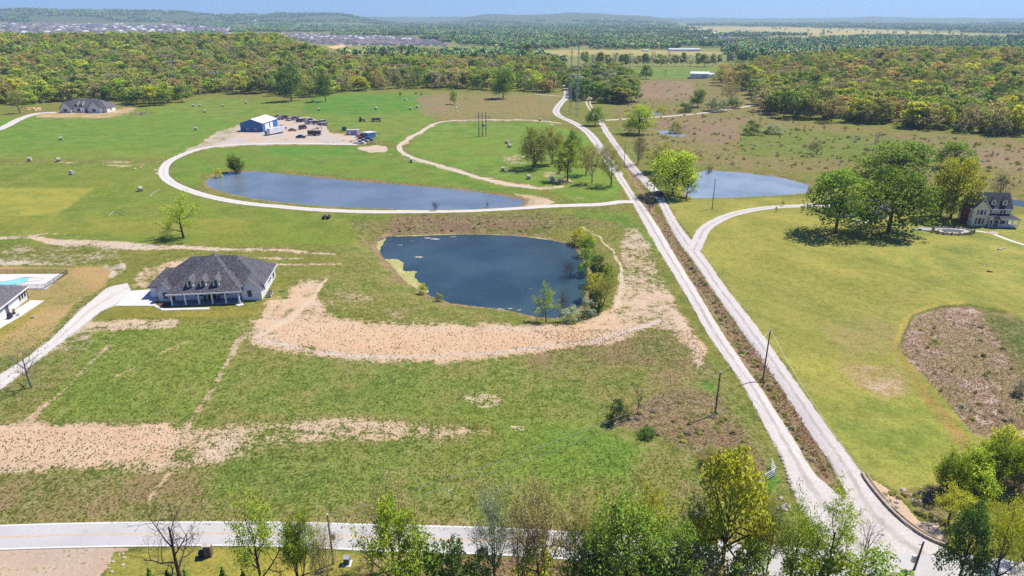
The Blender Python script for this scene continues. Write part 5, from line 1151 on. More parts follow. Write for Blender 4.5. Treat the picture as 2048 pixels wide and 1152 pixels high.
def fence(name, label, ptsw, hgt, sp, mt, rails=(.15, 1.0), pick=None):
    o = thing(name, label, 'fence', ptsw[0]); base = ptsw[0]
    for i in range(len(ptsw) - 1):
        a, b = ptsw[i] - base, ptsw[i + 1] - base; L_ = (b - a).length; k = max(1, round(L_ / sp))
        for j in range(k + (i == len(ptsw) - 2)):
            p = a.lerp(b, j / k); MB().tube(p + Vector((0, 0, -.2)), p + Vector((0, 0, hgt)), .045, n=5).build('post', M[mt], o)
        for r_ in rails: MB().tube(a + Vector((0, 0, hgt * r_)), b + Vector((0, 0, hgt * r_)), .03, n=4).build('rail', M[mt], o)
        if pick:
            m_ = MB(); n_ = int(L_ / pick)
            for j in range(n_): p = a.lerp(b, (j + .5) / n_); m_.box(p.x - .012, p.x + .012, p.y - .012, p.y + .012, p.z + .1, p.z + hgt)
            tag(m_.build('pickets', M[mt], o), kind='stuff')
    return o
fence('pool_fence', 'dark metal fence running round the swimming pool deck', [at(-60, 548), at(136, 547.5), at(91, 577.5), at(-60, 580.5)], 1.25, 2.2, 'metal_dark', pick=.14)

# --- the yellow two storey house
vh = thing('two_storey_house', 'yellow two storey house with dark roof, white porch and brick chimney', 'house', (155.2, 222.7, ground(158, 226)), rad(-8.2))
b = MB().box(0, 5.0, 0, 9.5, -.5, 6.0).box(5.0, 12.4, 1.6, 9.4, -.5, 5.95); gable_end(b, 0, 5.0, 0, 6.0, 9.1); b.poly([(12.4, 1.6, 5.95), (12.4, 9.4, 5.95), (12.4, 5.5, 10.0)]); b.poly([(.02, 1.6, 5.95), (.02, 9.4, 5.95), (.02, 5.5, 9.9)]); b.build('wall', M['cream'], vh)
b = MB(); gable_roof_x(b, .2, 12.4, 1.6, 9.4, 5.95, 10.3); ro = b.build('roof', M['roof_blue'], vh)
b = MB(); gable_roof_y(b, 0, 5.0, 0, 5.2, 6.0, 9.2, oh=.4); b.build('gable_roof', M['roof_blue'], ro)
b = MB()
for p, q in (((-.45, 5.6), (2.5, 9.4)), ((2.5, 9.4), (5.45, 5.6))): b.slab([(p[0], -.46, p[1] + .1), (q[0], -.46, q[1] + .1), (q[0], -.40, q[1] + .1), (p[0], -.40, p[1] + .1)], .26)
b.box(5.4, 12.8, 1.16, 1.24, 5.5, 5.75).box(-.45, -.38, -.4, 9.8, 5.45, 5.7); b.build('fascia', M['trim'], vh)
MB().poly([(1.75, -.03, 8.3), (3.25, -.03, 8.3), (2.5, -.03, 9.15)]).build('gable_ornament', M['redtrim'], vh)
for x, w in ((1.4, .55), (2.5, .9), (3.6, .55)):
    window(vh, x, 0, 3.9, w, 1.7, mull=False, arch=(w > .8)); window(vh, x, 0, .7, w + .1, 2.1, mull=False)
for x in (9.3, 10.3): window(vh, x, 1.6, 4.1, .7, 1.3, mull=False)
window(vh, 6.0, 1.6, 4.5, .8, .6, mull=False)
for x in (8.6, 9.7, 10.8): window(vh, x, 1.6, .8, .75, 1.5, mull=False)
for y in (2.5, 6.5): window(vh, 0, y, 4.0, .8, 1.4, '-x', mull=False); window(vh, 0, y, .9, .8, 1.6, '-x', mull=False)
d = MB().box(6.3, 7.3, 1.5, 1.6, .3, 2.4).build('door', M['redtrim'], vh); MB().box(7.1, 7.16, 1.45, 1.5, 1.2, 1.35).build('handle', M['grey_metal'], d)
MB().box(-1.7, -.02, 2.6, 4.2, -.5, 6.5).box(-1.35, -.3, 2.9, 3.9, 6.5, 10.6).build('chimney', M['brick'], vh)
MB().box(4.9, 13.6, -1.3, 1.6, -.4, .3).box(12.4, 14.4, 1.6, 6, -.4, .3).build('porch_floor', M['slab'], vh)
b = MB(); b.slab([(4.8, -1.7, 2.95), (14.6, -1.7, 2.95), (12.5, 1.62, 4.1), (5.0, 1.62, 4.1)], .14); b.slab([(14.6, -1.7, 2.955), (14.8, 6.4, 2.95), (12.42, 6.0, 4.1), (12.5, 1.62, 4.105)], .14); pr = b.build('porch_roof', M['roof_blue'], vh)
b = MB(); gable_roof_y(b, 6.0, 8.2, -1.8, .6, 2.9, 3.9, th=.1, oh=.2); b.build('entrance_gable', M['roof_blue'], pr)
b = MB(); gable_end(b, 6.0, 8.2, -1.82, 2.9, 3.85); b.build('entrance_pediment', M['redtrim'], pr)
MB().box(4.7, 14.65, -1.76, -1.7, 2.76, 2.98).build('gutter', M['trim'], pr)
for x in (5.1, 6.1, 8.1, 10.0, 12.0, 14.1): MB().box(x - .09, x + .09, -1.25, -1.07, .3, 2.85).build('column', M['trim'], vh)
for x in (14.2,): 
    for y in (2.2, 5.5): MB().box(x - .09, x + .09, y - .09, y + .09, .3, 2.9).build('column', M['trim'], vh)
b = MB().box(8.1, 14.1, -1.2, -1.12, 1.15, 1.25).box(8.1, 14.1, -1.2, -1.12, .4, .48).box(5.1, 6.1, -1.2, -1.12, 1.15, 1.25).box(5.1, 6.1, -1.2, -1.12, .4, .48)
for i in range(40):
    x = 8.2 + i * .15
    b.box(x - .03, x + .03, -1.19, -1.13, .48, 1.15)
b.box(14.1, 14.18, -1.1, 5.5, 1.15, 1.25); b.build('railing', M['trim'], vh)
for x in (6.7, 10.2):
    y0 = 2.3; zb = 6.9; dm = MB().box(x - .7, x + .7, y0, y0 + 2.6, zb, zb + 1.5); gable_end(dm, x - .7, x + .7, y0, zb + 1.5, zb + 2.3); o = dm.build('dormer', M['cream'], vh)
    b = MB(); gable_roof_y(b, x - .7, x + .7, y0, y0 + 3.4, zb + 1.5, zb + 2.35, th=.1, oh=.3); b.build('dormer_roof', M['roof_blue'], o); window(vh, x, y0, zb + .3, .55, 1.0, mull=False)
# garden pond
gp = at(1903, 463)
gpd = thing('garden_pond', 'stone edged garden pond in front of the yellow house', 'pond', gp)
b = MB()
def blobpts(rx, ry, z, s=0, n=20): return [(rx * math.cos(t) * (1 + .12 * math.sin(3 * t + s)), ry * math.sin(t) * (1 + .1 * math.cos(2 * t + s)), z) for t in np.linspace(0, 2 * math.pi, n, endpoint=False)]
MB().slab(blobpts(8.0, 4.9, .12), .4).build('mulch_bed', M['mulch'], gpd)
MB().slab(blobpts(5.6, 3.3, .3, 1), .4).build('paving', M['stone'], gpd)
MB().slab(blobpts(3.6, 1.9, .36, 2), .3).build('water', M['water_upper'], gpd)
b = MB().slab([(x - 7.0, y + 2.2, z) for x, y, z in blobpts(4.2, 1.6, .25, 3)], .4); b.build('paving', M['slab'], gpd)
sm = None
for i in range(26):
    t = i / 26 * 2 * math.pi; r_ = R.uniform(.3, .5); x, y = 5.9 * math.cos(t), 3.6 * math.sin(t)
    if sm is None: sm = MB().tube((-.5, 0, .1), (.5, .1, .18), .4, .3, 7).mesh('stone')
    o = mobj('stone', sm, M['stone'], gpd, (x, y, .2), R.uniform(0, 6)); o.scale = (r_ * 1.6, r_ * 1.6, 1)
for i in range(9):
    t = -2.9 + i * .33; c = mobj('foliage', TK['scrub'][i % 2][1], M['leaf_dark' if i % 2 else 'leaf_green'], gpd, (7.0 * math.cos(t), 4.2 * math.sin(t), .1)); c.scale = (R.uniform(.7, 1.1),) * 2 + (R.uniform(.6, 1.6),)
pad('paving', [(1975, 463.5), (1992, 463), (1999, 467), (1985, 470), (1972, 466)], 'wall_block', .07)
# white garage seen between the oaks
wg = thing('garage', 'white garage with dark roof half hidden behind the two big oaks', 'garage', at(1740, 436), rad(-4))
MB().box(-9, 6, 0, 8, -.5, 3.2).build('wall', M['white_paint'], wg); b = MB(); gable_roof_x(b, -9, 6, 0, 8, 3.2, 5.6); b.build('roof', M['roof_slate'], wg)
for x in (-6, -1.8): MB().box(x - 1.5, x + 1.5, -.04, 0, 0, 2.4).build('garage_door', M['trim'], wg)
window(wg, 3.5, 0, 1, 1.2, 1.2)

# --- far left white house
hp = at(160, 226); fl = thing('ranch_house', 'distant white brick house with dark hipped roof and two front gables', 'house', (G(160, 226)[0], hp.y, hp.z), rad(1))
b = MB().box(-16, 11, 2, 14, -1, 3.4).box(-16.3, -8, 0, 4, -1, 3.38).box(4.5, 14, 0, 14, -1, 3.39); gable_end(b, -16.3, -8, 0, 3.38, 8); gable_end(b, 4.5, 14, 0, 3.39, 8.2, 8.8); b.build('wall', M['white_brick'], fl)
ro = MB().hip(-17, 14.6, 1.4, 15.6, 3.6, (-8, 8.5, 9.4), (7, 8.5, 9.4)).build('roof', M['roof_slate'], fl)
MB().hip(4, 17.5, 1, 17, 3.5, (9.4, 9, 8.8), (10.5, 9, 8.8)).build('roof_wing', M['roof_slate'], ro)
b = MB(); gable_roof_y(b, -16.3, -8, 0, 9, 3.4, 8.1, oh=.5); gable_roof_y(b, 4.5, 13.6, 0, 9, 3.4, 8.3, 8.8, oh=.5); b.build('gable_roof', M['roof_blue'], ro)
MB().box(10, 17, 2.5, 14.5, -1, 3.3).build('side_wall', M['white_brick'], fl)
for x in (-12.3, 8.8): window(fl, x, 0, 1.1, 2.3, 1.6, mt='metal_dark')
window(fl, -3.5, 2, 1.0, 2.2, 1.7, mt='metal_dark'); window(fl, 17, 8, 1.2, 1.3, 1.5, '+x', mt='metal_dark'); MB().box(1.2, 2.8, 1.9, 2, 0, 2.6).build('door', M['door'], fl)
for x in (-1.2, .4): MB().box(x - .2, x + .2, .6, 1.0, -.5, 3.3).build('column', M['trim'], fl)
for x in (-5.2, -1.6):
    o = MB().slab([(x - 1.1, 2.9, 5.9), (x + 1.1, 2.9, 5.9), (x + 1.1, 6.8, 8.4), (x - 1.1, 6.8, 8.4)], .15).box(x - 1, x + 1, 3.2, 5.2, 4.8, 5.75).build('dormer', M['roof_slate'], fl); MB().slab([(x + 1.0, 2.95, 4.7), (x + 1.12, 2.95, 5.8), (x + 1.12, 6.5, 8.2), (x + 1.0, 6.5, 6.0)], .05).build('dormer_cheek', M['trim'], o)

# --- blue metal shop
bp = Vector((*G(482, 263), ground(-160, 430))); bs = thing('metal_barn', 'blue metal shop building with white roof and open white side door', 'barn', bp, rad(-5))
b = MB().box(0, 14.5, 0, 22, -1, 5.2); gable_end(b, 0, 14.5, 0, 5.2, 7.6); b.build('wall', M['metal_blue'], bs)
b = MB(); gable_roof_y(b, 0, 14.5, 0, 22, 5.2, 7.6, th=.12, oh=.3); b.build('roof', M['metal_white'], bs)
for x in (4.6, 9.6): window(bs, x, 0, .9, 1.0, 1.1, fr=.18)
for y, w_ in ((6, 6), (12.5, 4)): MB().box(14.5, 14.56, y - w_ / 2, y + w_ / 2, -.5, 4.4).build('roller_door', M['trim'], bs)
MB().box(14.5, 14.6, -.08, .0, -.5, 5.2).box(-.1, 0, -.08, 0, -.5, 5.2).build('corner_trim', M['trim'], bs)

# --- vehicles
def tire_set(par, xs, y, r_, z0=0):
    for x in xs:
        for s in (-1, 1):
            w = MB().tube((x, s * (y - .22), r_), (x, s * y, r_), r_, n=12).build('wheel', M['rubber'], par); MB().tube((x, s * (y - .02), r_), (x, s * (y + .015), r_), r_ * .55, n=8).build('rim', M['grey_metal'], w)
CARM = {}
def car(label, p, rz, paint, kind='sedan', name='parked_car', cat='car', group=None, parts=True, sc=1):
    o = thing(name, label, cat, p, rz, group); o.scale = (sc,) * 3
    def body(prof, w0, taper, z_split):
        mb = MB(); n = len(prof)
        for s in (-1, 1):
            for x, z in prof: mb.v.append((x, s * (w0 - (taper if z > z_split else 0)), z))
        for i in range(n): mb.f.append((i, (i + 1) % n, n + (i + 1) % n, n + i))
        # side skins as strips between lower sill and upper line
        mb.f.append(tuple(range(n))); mb.f.append(tuple(2 * n - 1 - i for i in range(n))); return mb
    lower = [(-2.25, .35), (-2.3, .62), (-2.2, .88), (-1.2, .95), (1.0, .95), (2.1, .80), (2.28, .6), (2.25, .35)]
    if kind == 'sedan': cab = [(-1.75, .93), (-1.05, 1.42), (.35, 1.44), (1.15, .93)]; wd = .9
    elif kind == 'suv': cab = [(-2.1, .93), (-1.9, 1.66), (.25, 1.68), (1.05, .93)]; wd = .94
    elif kind == 'pickup': cab = [(-.4, .93), (-.3, 1.72), (.75, 1.72), (1.25, .93)]; wd = .95; lower = [(-2.7, .45), (-2.75, .98), (1.2, 1.0), (2.2, .92), (2.45, .7), (2.4, .45)]
    else: cab = [(-2.2, .93), (-2.15, 2.1), (1.3, 2.1), (1.9, .93)]; wd = .98
    body(lower, wd, .03, .8).build('body', M[paint], o)
    cb = body(cab, wd - .06, .12, 1.2).build('cabin', M['glass'], o)
    zt = max(z for x, z in cab); xs_ = [x for x, z in cab if z > zt - .05]; MB().box(min(xs_) - .02, max(xs_) + .02, -wd + .2, wd - .2, zt - .02, zt + .035).build('roof', M[paint], o)
    if parts:
        pil = MB()
        for s in (-1, 1):
            pil.box(-.36, -.28, s * (wd - .075) - .03, s * (wd - .075) + .03, .93, 1.0)
            MB().box(2.2, 2.3, s * .62 - .16, s * .62 + .16, .58, .72).build('headlight', M['trim'], o); MB().box(-2.34 - .4 * (kind == 'pickup'), -2.24 - .4 * (kind == 'pickup'), s * .66 - .14, s * .66 + .14, .62, .78).build('taillight', M['redtrim'], o)
    tire_set(o, (-1.4, 1.38), wd + .01, .33); return o
p = at(1316, 391); car('dark blue car driving on the right hand gravel road beside the pond', p, rad(112), 'car_navy', 'suv', sc=1.12)
p = at(602, 276); car('black sedan parked alone on the pale gravel yard', p, rad(2), 'car_navy', 'sedan', sc=1.25)
def trailer(label, p, rz, L_, W_, H_, mt, name='box_trailer', group=None, roofm=None):
    o = thing(name, label, 'trailer', p, rz, group); MB().box(-L_ / 2, L_ / 2, -W_ / 2, W_ / 2, .6, .6 + H_).build('box', M[mt], o); MB().box(-L_ / 2 - .03, L_ / 2 + .03, -W_ / 2 - .03, W_ / 2 + .03, .6 + H_, .68 + H_).build('roof', M[roofm or mt], o)
    MB().box(L_ / 2, L_ / 2 + 1.4, -.06, .06, .5, .62).build('drawbar', M['metal_dark'], o); tire_set(o, (-.5, .4), W_ / 2 + .05, .36); return o
trailer('dark enclosed trailer parked behind the black sedan', at(629, 271), rad(2), 7.5, 2.4, 2.1, 'car_black')
t_ = thing('box_truck', 'old box truck with long pale body parked against the blue shop', 'truck', at(540, 270), rad(62))
MB().box(-1, 11.5, -1.3, 1.3, .9, 3.9).build('cargo_box', M['metal_white'], t_); MB().box(-3.0, -1.1, -1.15, 1.15, .7, 3.0).build('cab', M['car_grey'], t_); MB().box(-3.04, -3.0, -1.0, 1.0, 1.8, 2.7).build('windscreen', M['glass'], t_); tire_set(t_, (-2.2, 7.5, 9), 1.32, .5)
car('maroon pickup parked at the far corner of the blue shop', at(562, 259), rad(8), 'car_maroon', 'pickup', sc=1.5)
car('dark van parked in the middle of the gravel yard', at(606, 258), rad(60), 'car_maroon', 'van', sc=1.2)
def shed(name, label, p, rz, w, d_, h, wall, roof, door=None):
    o = thing(name, label, 'shed', p, rz); MB().box(-w / 2, w / 2, -d_ / 2, d_ / 2, -.3, h).build('wall', M[wall], o); MB().slab([(-w / 2 - .2, -d_ / 2 - .2, h + .5), (w / 2 + .2, -d_ / 2 - .2, h + .5), (w / 2 + .2, d_ / 2 + .2, h + .1), (-w / 2 - .2, d_ / 2 + .2, h + .1)], .5).build('roof', M[roof], o)
    MB().box(-w * .3, -w * .1, -d_ / 2 - .04, -d_ / 2, .2, h * .8).build('door', M['trim'], o); return o
shed('storage_shed', 'lilac painted storage shed with white roof in the yard', at(706, 269), rad(-6), 6.4, 4, 2.7, 'purple', 'metal_white')
shed('storage_container', 'blue storage container with white roof at the right end of the yard', at(738, 275), rad(-30), 4.4, 7, 3.0, 'metal_blue', 'metal_white')
trailer('small dark green trailer left of the lilac shed', at(689, 261), rad(0), 2.6, 2, 1.6, 'car_green', 'small_trailer')
for i, (x, y, pt, kd, lab) in enumerate([(724, 279, 'car_maroon', 'sedan', 'maroon car in the row of parked cars beside the blue container'), (729, 283, 'car_grey', 'sedan', 'grey car parked nearest to the driveway in the car row'), (719, 287, 'car_white', 'pickup', 'white pickup at the front corner of the car row'), (738, 281, 'car_blue', 'suv', 'pale blue car below the blue container'), (733, 276, 'car_rust', 'van', 'rusty van pressed against the blue container'), (722, 274, 'car_maroon', 'pickup', 'dark red pickup at the back of the car row'), (585, 262, 'car_rust', 'sedan', 'rusty wreck between the shop and the dark van')]):
    car(lab, at(x, y), rad(R.uniform(-20, 20)), pt, kd, group='cars crowded beside the blue container' if i < 6 else None, sc=1.15)
jc = ['car_rust', 'car_white', 'car_grey', 'car_maroon', 'car_blue', 'car_rust', 'car_grey', 'car_white', 'junk']
JN = {'car_rust': 'rust brown', 'car_white': 'white', 'car_grey': 'grey', 'car_maroon': 'maroon', 'car_blue': 'blue', 'junk': 'scrap brown'}
n_ = 0
for x in np.arange(556, 652, 3.6):
    yb = np.interp(x, [556, 570, 590, 620, 652], [236, 238, 239, 246, 248]) ; c_ = jc[n_ % 9]; n_ += 1
    car('%s wreck in the scrap row behind the gravel yard' % JN[c_], at(x, yb + R.uniform(-3, 3)), R.uniform(0, 3), c_, R.choice(['sedan', 'suv', 'pickup', 'van']), 'scrap_car', 'car', '%s wrecks in the scrap row behind the gravel yard' % JN[c_], False, 1.0)
def junk_mesh(seed, n, r_):
    rs = random.Random(seed); mb = MB()
    for _ in range(n):
        x, y = rs.gauss(0, r_), rs.gauss(0, r_ * .6); s = rs.uniform(.15, .7)
        a_ = Vector((x, y, rs.uniform(0, .4))); mb.tube(a_, a_ + Vector((rs.uniform(-1, 1), rs.uniform(-1, 1), rs.uniform(0, .9))) * s * 1.6, s * .35, s * .3, 5)
    return mb.mesh('scrap')
jm = [junk_mesh(i, 40, 2.4) for i in range(3)]
for i, (x, y) in enumerate([(575, 236), (592, 235), (608, 240), (622, 242), (638, 249), (645, 246), (628, 262), (632, 258), (560, 237), (748, 268), (715, 283), (742, 288)]):
    o = mobj('scrap_heap', jm[i % 3], M['junk' if i % 3 else 'car_grey'], None, at(x, y), i); tag(o, 'low heap of mixed scrap metal around the gravel yard', 'scrap', 'scrap heaps around the gravel yard')
tr = thing('tractor', 'green tractor with loader standing on the grass beyond the yard', 'tractor', at(724, 243), rad(10))
MB().box(-.6, 1.6, -.45, .45, .8, 1.6).build('bonnet', M['car_green'], tr); MB().box(-1.6, -.3, -.75, .75, 1.2, 2.9).build('cab', M['glass'], tr); MB().box(-1.7, -.2, -.85, .85, 2.9, 3.02).build('roof', M['car_green'], tr)
for s in (-1, 1):
    MB().tube((-1.0, s * .8, .85), (-1.0, s * 1.25, .85), .85, n=14).build('wheel', M['rubber'], tr); MB().tube((1.3, s * .7, .5), (1.3, s * 1.0, .5), .5, n=12).build('wheel', M['rubber'], tr)
    MB().tube((0, s * .6, 1.6), (2.6, s * .6, .7), .09, n=5).build('loader_arm', M['car_green'], tr)
MB().extr([(2.5, .1), (3.2, .1), (2.7, .9), (2.5, .9)], -1.1, 1.1).build('bucket', M['grey_metal'], tr)
wgn = thing('farm_wagon', 'flat farm wagon loaded with dark gear right of the tractor', 'wagon', at(753, 243), rad(2))
MB().box(-3.4, 3.4, -1.2, 1.2, .8, 1.0).build('bed', M['grey_metal'], wgn); MB().box(-3.0, 2.8, -1.0, 1.0, 1.0, 2.6).build('load', M['junk'], wgn); tire_set(wgn, (-2.4, 2.4), 1.2, .4)
for i in range(4): MB().box(-3.3 + i * 2.15, -3.2 + i * 2.15, -1.18, -1.1, 1.0, 2.9).build('stake', M['metal_dark'], wgn)
# white barn beyond the meadow and other far sheds
def barn(name, label, x, y, wpx, hpx, depth, rz=0, wall='metal_white', roof='metal_white', cat='barn', door=True):
    p = at(x, y); s = mpp(p); w = wpx * s; h = hpx * s; o = thing(name, label, cat, p, rz); b = MB().box(-w / 2, w / 2, 0, depth, -1, h); b.poly([(w / 2, 0, h), (w / 2, depth, h), (w / 2, depth / 2, h * 1.35)]); b.poly([(-w / 2, 0, h), (-w / 2, depth, h), (-w / 2, depth / 2, h * 1.35)]); b.build('wall', M[wall], o)
    b = MB(); gable_roof_x(b, -w / 2, w / 2, 0, depth, h, h * 1.35); b.build('roof', M[roof], o)
    if door: MB().box(w * .12, w * .36, -.06, 0, 0, h * .8).build('door', M['grey_metal'], o)
    return o
barn('white_barn', 'white metal barn standing in the far green field', 1399, 157, 36, 9, 14, rad(-14))
barn('white_shed', 'small white shed right of the far white barn', 1424, 155, 10, 6, 6, rad(-20), door=False)
barn('long_shed', 'very long pale industrial shed beyond the tan field', 1370, 102.5, 62, 3.6, 22)
barn('long_shed', 'short white shed left of the long industrial shed', 1292, 103, 12, 2.5, 10, door=False)
barn('long_shed', 'white roof building in the woods beyond the tan field', 1160, 82, 14, 2, 14, door=False)
for i, (x, y, w, r_) in enumerate([(1829, 104, 30, 'metal_white'), (1860, 103, 24, 'redtrim'), (1890, 104, 34, 'metal_white'), (1922, 104, 30, 'metal_white'), (1950, 103, 20, 'roof_slate')]):
    barn('warehouse', ['leftmost white warehouse above the right hand wood', 'red roofed warehouse above the right hand wood', 'white warehouse right of the red roofed one', 'wide pale warehouse second from the right above the wood', 'grey roofed warehouse at the right end above the wood'][i], x, y, w, 3, 22, 0, 'metal_white', r_, 'warehouse', False)
for i, (x, y, w, r_) in enumerate([(242, 59, 46, 'redtrim'), (77, 68, 38, 'redtrim'), (12, 55, 30, 'metal_white'), (140, 56, 40, 'metal_white'), (330, 62, 60, 'metal_white')]):
    barn('large_building', ['long red roofed building in the far town', 'lower red roofed building at the left end of the far town', 'pale building at the top left of the far town', 'pale flat building in the middle of the far town', 'long pale building at the right end of the far town'][i], x, y, w, 2.2, 40, 0, 'metal_white', r_, 'building', False)
for i, (x, y) in enumerate(((511, 53), (1204, 44))):
    p = at(x, y); s = mpp(p); o = thing('water_tower', ['white water tower on the horizon above the left wood', 'white water tower on the horizon near the centre'][i], 'water tower', p); h = (13, 6)[i] * s
    MB().tube((0, 0, 0), (0, 0, h * .7), 2.2 * s / 2.5, n=10).build('column', M['white_paint'], o); MB().tube((0, 0, h * .65), (0, 0, h * .8), 1.2 * s, 2.2 * s, 12).tube((0, 0, h * .8), (0, 0, h), 2.2 * s, 1.0 * s, 12).build('tank', M['white_paint'], o)

# --- the housing estate and the far town
def house_set(seed):
    rs = random.Random(seed); w, d_ = rs.uniform(13, 16), rs.uniform(12, 15); h = 2.9; zr = h + rs.uniform(3.4, 4.4)
    wl = MB().box(-w / 2, w / 2, -d_ / 2, d_ / 2, -1, h).box(w * .1, w / 2 - .3, -d_ / 2 - 2, -d_ / 2, -1, h).mesh('wall')
    rf = MB().hip(-w / 2 - .5, w / 2 + .5, -d_ / 2 - .5, d_ / 2 + .5, h + .15, (-w * .22, 0, zr), (w * .22, 0, zr)); gable_roof_y(rf, w * .1, w / 2 - .3, -d_ / 2 - 2, 0, h, h + 2.4, th=.12); rf = rf.mesh('roof')
    gd = MB().box(w * .16, w * .42, -d_ / 2 - 2.06, -d_ / 2 - 2, 0, 2.2).box(-w * .3, -w * .16, -d_ / 2 - .06, -d_ / 2, .8, 2.2).box(-w * .05, w * .02, -d_ / 2 - .06, -d_ / 2, 0, 2.2).mesh('garage_door')
    return wl, rf, gd
HS = [house_set(i) for i in range(6)]
WM = ['white_brick', 'cream', 'wall_block', 'white_paint', 'metal_white']; RM = ['roof_brown', 'roof_slate', 'roof_brown', 'roof_slate']
EST = [(455, 70), (640, 70), (800, 76), (892, 83), (900, 92), (760, 91.5), (690, 91), (655, 94), (600, 91), (640, 84), (560, 80), (455, 76)]
rs = np.random.RandomState(4); hl = []
for row, Y in enumerate(np.arange(1760, 3000, 30)):
    for X in np.arange(-1500, 0, 20.5):
        if row % 5 == 4: continue
        x, y = proj(X, Y, 0.)
        if inpoly(EST, np.array([x]), np.array([y]))[0]: hl.append((X + rs.uniform(-2, 2), Y + rs.uniform(-3, 3), 180 if row % 2 else 0))
hl.sort(key=lambda a: a[1]); print('estate', len(hl))
SHADE = {'roof_brown': 'brown roofed', 'roof_slate': 'grey roofed'}
est_rest = []
WN = {'white_brick': 'pale brick', 'cream': 'cream walled', 'wall_block': 'tan walled', 'white_paint': 'white walled', 'metal_white': 'grey walled'}
def EP(X, Y):
    x, y = proj(X, Y, 0.); return ('nearest the meadow' if y > 86 else 'in the middle rows' if y > 81 else 'in the back rows') + ' of the estate, ' + ('left end' if x < 620 else 'left of centre' if x < 700 else 'right of centre' if x < 800 else 'right end')
for i, (X, Y, rz) in enumerate(hl):
    k = rs.randint(6)
    if i < 210:
        wm, rm = WM[rs.randint(5)], RM[rs.randint(4)]
        o = thing('suburban_house', '%s %s house %s' % (SHADE[rm], WN[wm], EP(X, Y)), 'house', (X, Y, float(Hb(X, Y))), rad(rz + rs.uniform(-6, 6)), '%s %s houses %s' % (SHADE[rm], WN[wm], EP(X, Y)))
        mobj('wall', HS[k][0], M[wm], o); mobj('roof', HS[k][1], M[rm], o); mobj('garage_door', HS[k][2], M['trim'], o)
    else: est_rest.append((k, X, Y, float(Hb(X, Y)), 1, 1, rad(rz)))
def house_joined(k, wm, rm):
    wl, rf, gd = HS[k]; v = []; f = []; mi = []
    for j, me in enumerate((wl, rf)):
        o_ = len(v); v += [tuple(q.co) for q in me.vertices]; f += [tuple(o_ + i for i in p.vertices) for p in me.polygons]; mi += [j] * len(me.polygons)
    me = D.meshes.new('house'); me.from_pydata(v, [], f); me.materials.append(M[wm]); me.materials.append(M[rm]); me.polygons.foreach_set('material_index', mi); me.update(); return me
hj = [house_joined(k, ('white_paint', 'cream', 'white_brick')[k % 3], ('roof_brown', 'roof_slate', 'roof_brown', 'roof_brown', 'concrete', 'roof_slate')[k]) for k in range(6)]
tw = []
for _ in range(520):
    x = rs.uniform(-80, 460); y = rs.uniform(47, 74) if x < 110 else rs.uniform(50, 66)
    X, Y = L2(x, y); tw.append((rs.randint(6), X, Y, float(Hb(X, Y)), 1.7, 1.7, rs.uniform(0, 6)))
for _ in range(160):
    x = rs.uniform(900, 1500); y = rs.uniform(50, 90); X, Y = L2(x, y); tw.append((rs.randint(6), X, Y, float(Hb(X, Y)), 1.2, 1.3, rs.uniform(0, 6)))
tw += est_rest
scatter_stuff('far_houses', [(m_, ()) for m_ in hj], tw)

# --- hay bales
bale = MB(); n = 20
for k_, (x, r_) in enumerate(((-.62, .60), (-.58, .74), (-.2, .765), (.2, .765), (.58, .74), (.62, .60))):
    for i in range(n):
        t = 2 * math.pi * i / n; q = r_ * (1 + .015 * math.sin(5 * t + k_)); bale.v.append((x, q * math.cos(t), .72 + q * math.sin(t)))
for k_ in range(5):
    for i in range(n): bale.f.append((k_ * n + i, k_ * n + (i + 1) % n, (k_ + 1) * n + (i + 1) % n, (k_ + 1) * n + i))
bm_ = bale.mesh('hay_bale'); em = MB()
for s in (-1, 1): em.poly([(s * .62, .6 * math.cos(2 * math.pi * i / n), .72 + .6 * math.sin(2 * math.pi * i / n)) for i in range(n)])
em = em.mesh('bale_end')
BL = [(122, 280, 'round hay bale alone in the bright field left of the shop'), (392, 260, 'round hay bale in the field left of the dirt slope to the shop'), (387, 213, 'left one of two hay bales by the far brush'), (400, 213, 'right one of two hay bales by the far brush'), (410, 225, 'hay bale just below the pair by the far brush'), (445, 213, 'hay bale right of the pair by the far brush'), (492, 207, 'hay bale on the slope beside the far wood'), (626, 205, 'dark hay bale at the left foot of the green mound'), (638, 221, 'hay bale between the green mound and the scrap row'), (752, 219, 'dark hay bale in the middle of the green mound'), (811, 201, 'hay bale highest on the right side of the green mound'), (821, 219, 'lower left bale of the pair on the mound edge'), (835, 216, 'upper right bale of the pair on the mound edge'), (1014, 287, 'hay bale leading a row left of the roadside grove'), (1019, 295, 'hay bale close behind another left of the roadside grove'), (1080, 242, 'dark hay bale on the dirt path above the grove'), (60, 322, 'hay bale at the left end of the pale track'), (117, 323, 'second hay bale along the pale track at left'), (145, 349, 'hay bale in the field below the pale track'), (281, 382, 'pale hay bale left of the driveway bend'), (824, 325, 'hay bale beside the dirt path above the long pond'), (1006, 342, 'hay bale in tree shade left of the grove'), (1057, 358, 'hay bale under the grove beside the dirt path'), (1105, 362, 'shaded hay bale under the grove trees'), (968, 252, 'dark hay bale behind the wooden pole frame')]
for i, (x, y, lab) in enumerate(BL):
    o = mobj('hay_bale', bm_, M['hay'], None, at(x, y), R.uniform(-.6, .9)); o.scale = (1.3,) * 3; tag(o, lab, 'hay bale', 'round hay bales on the fields'); mobj('bale_end', em, M['hay_end'], o)

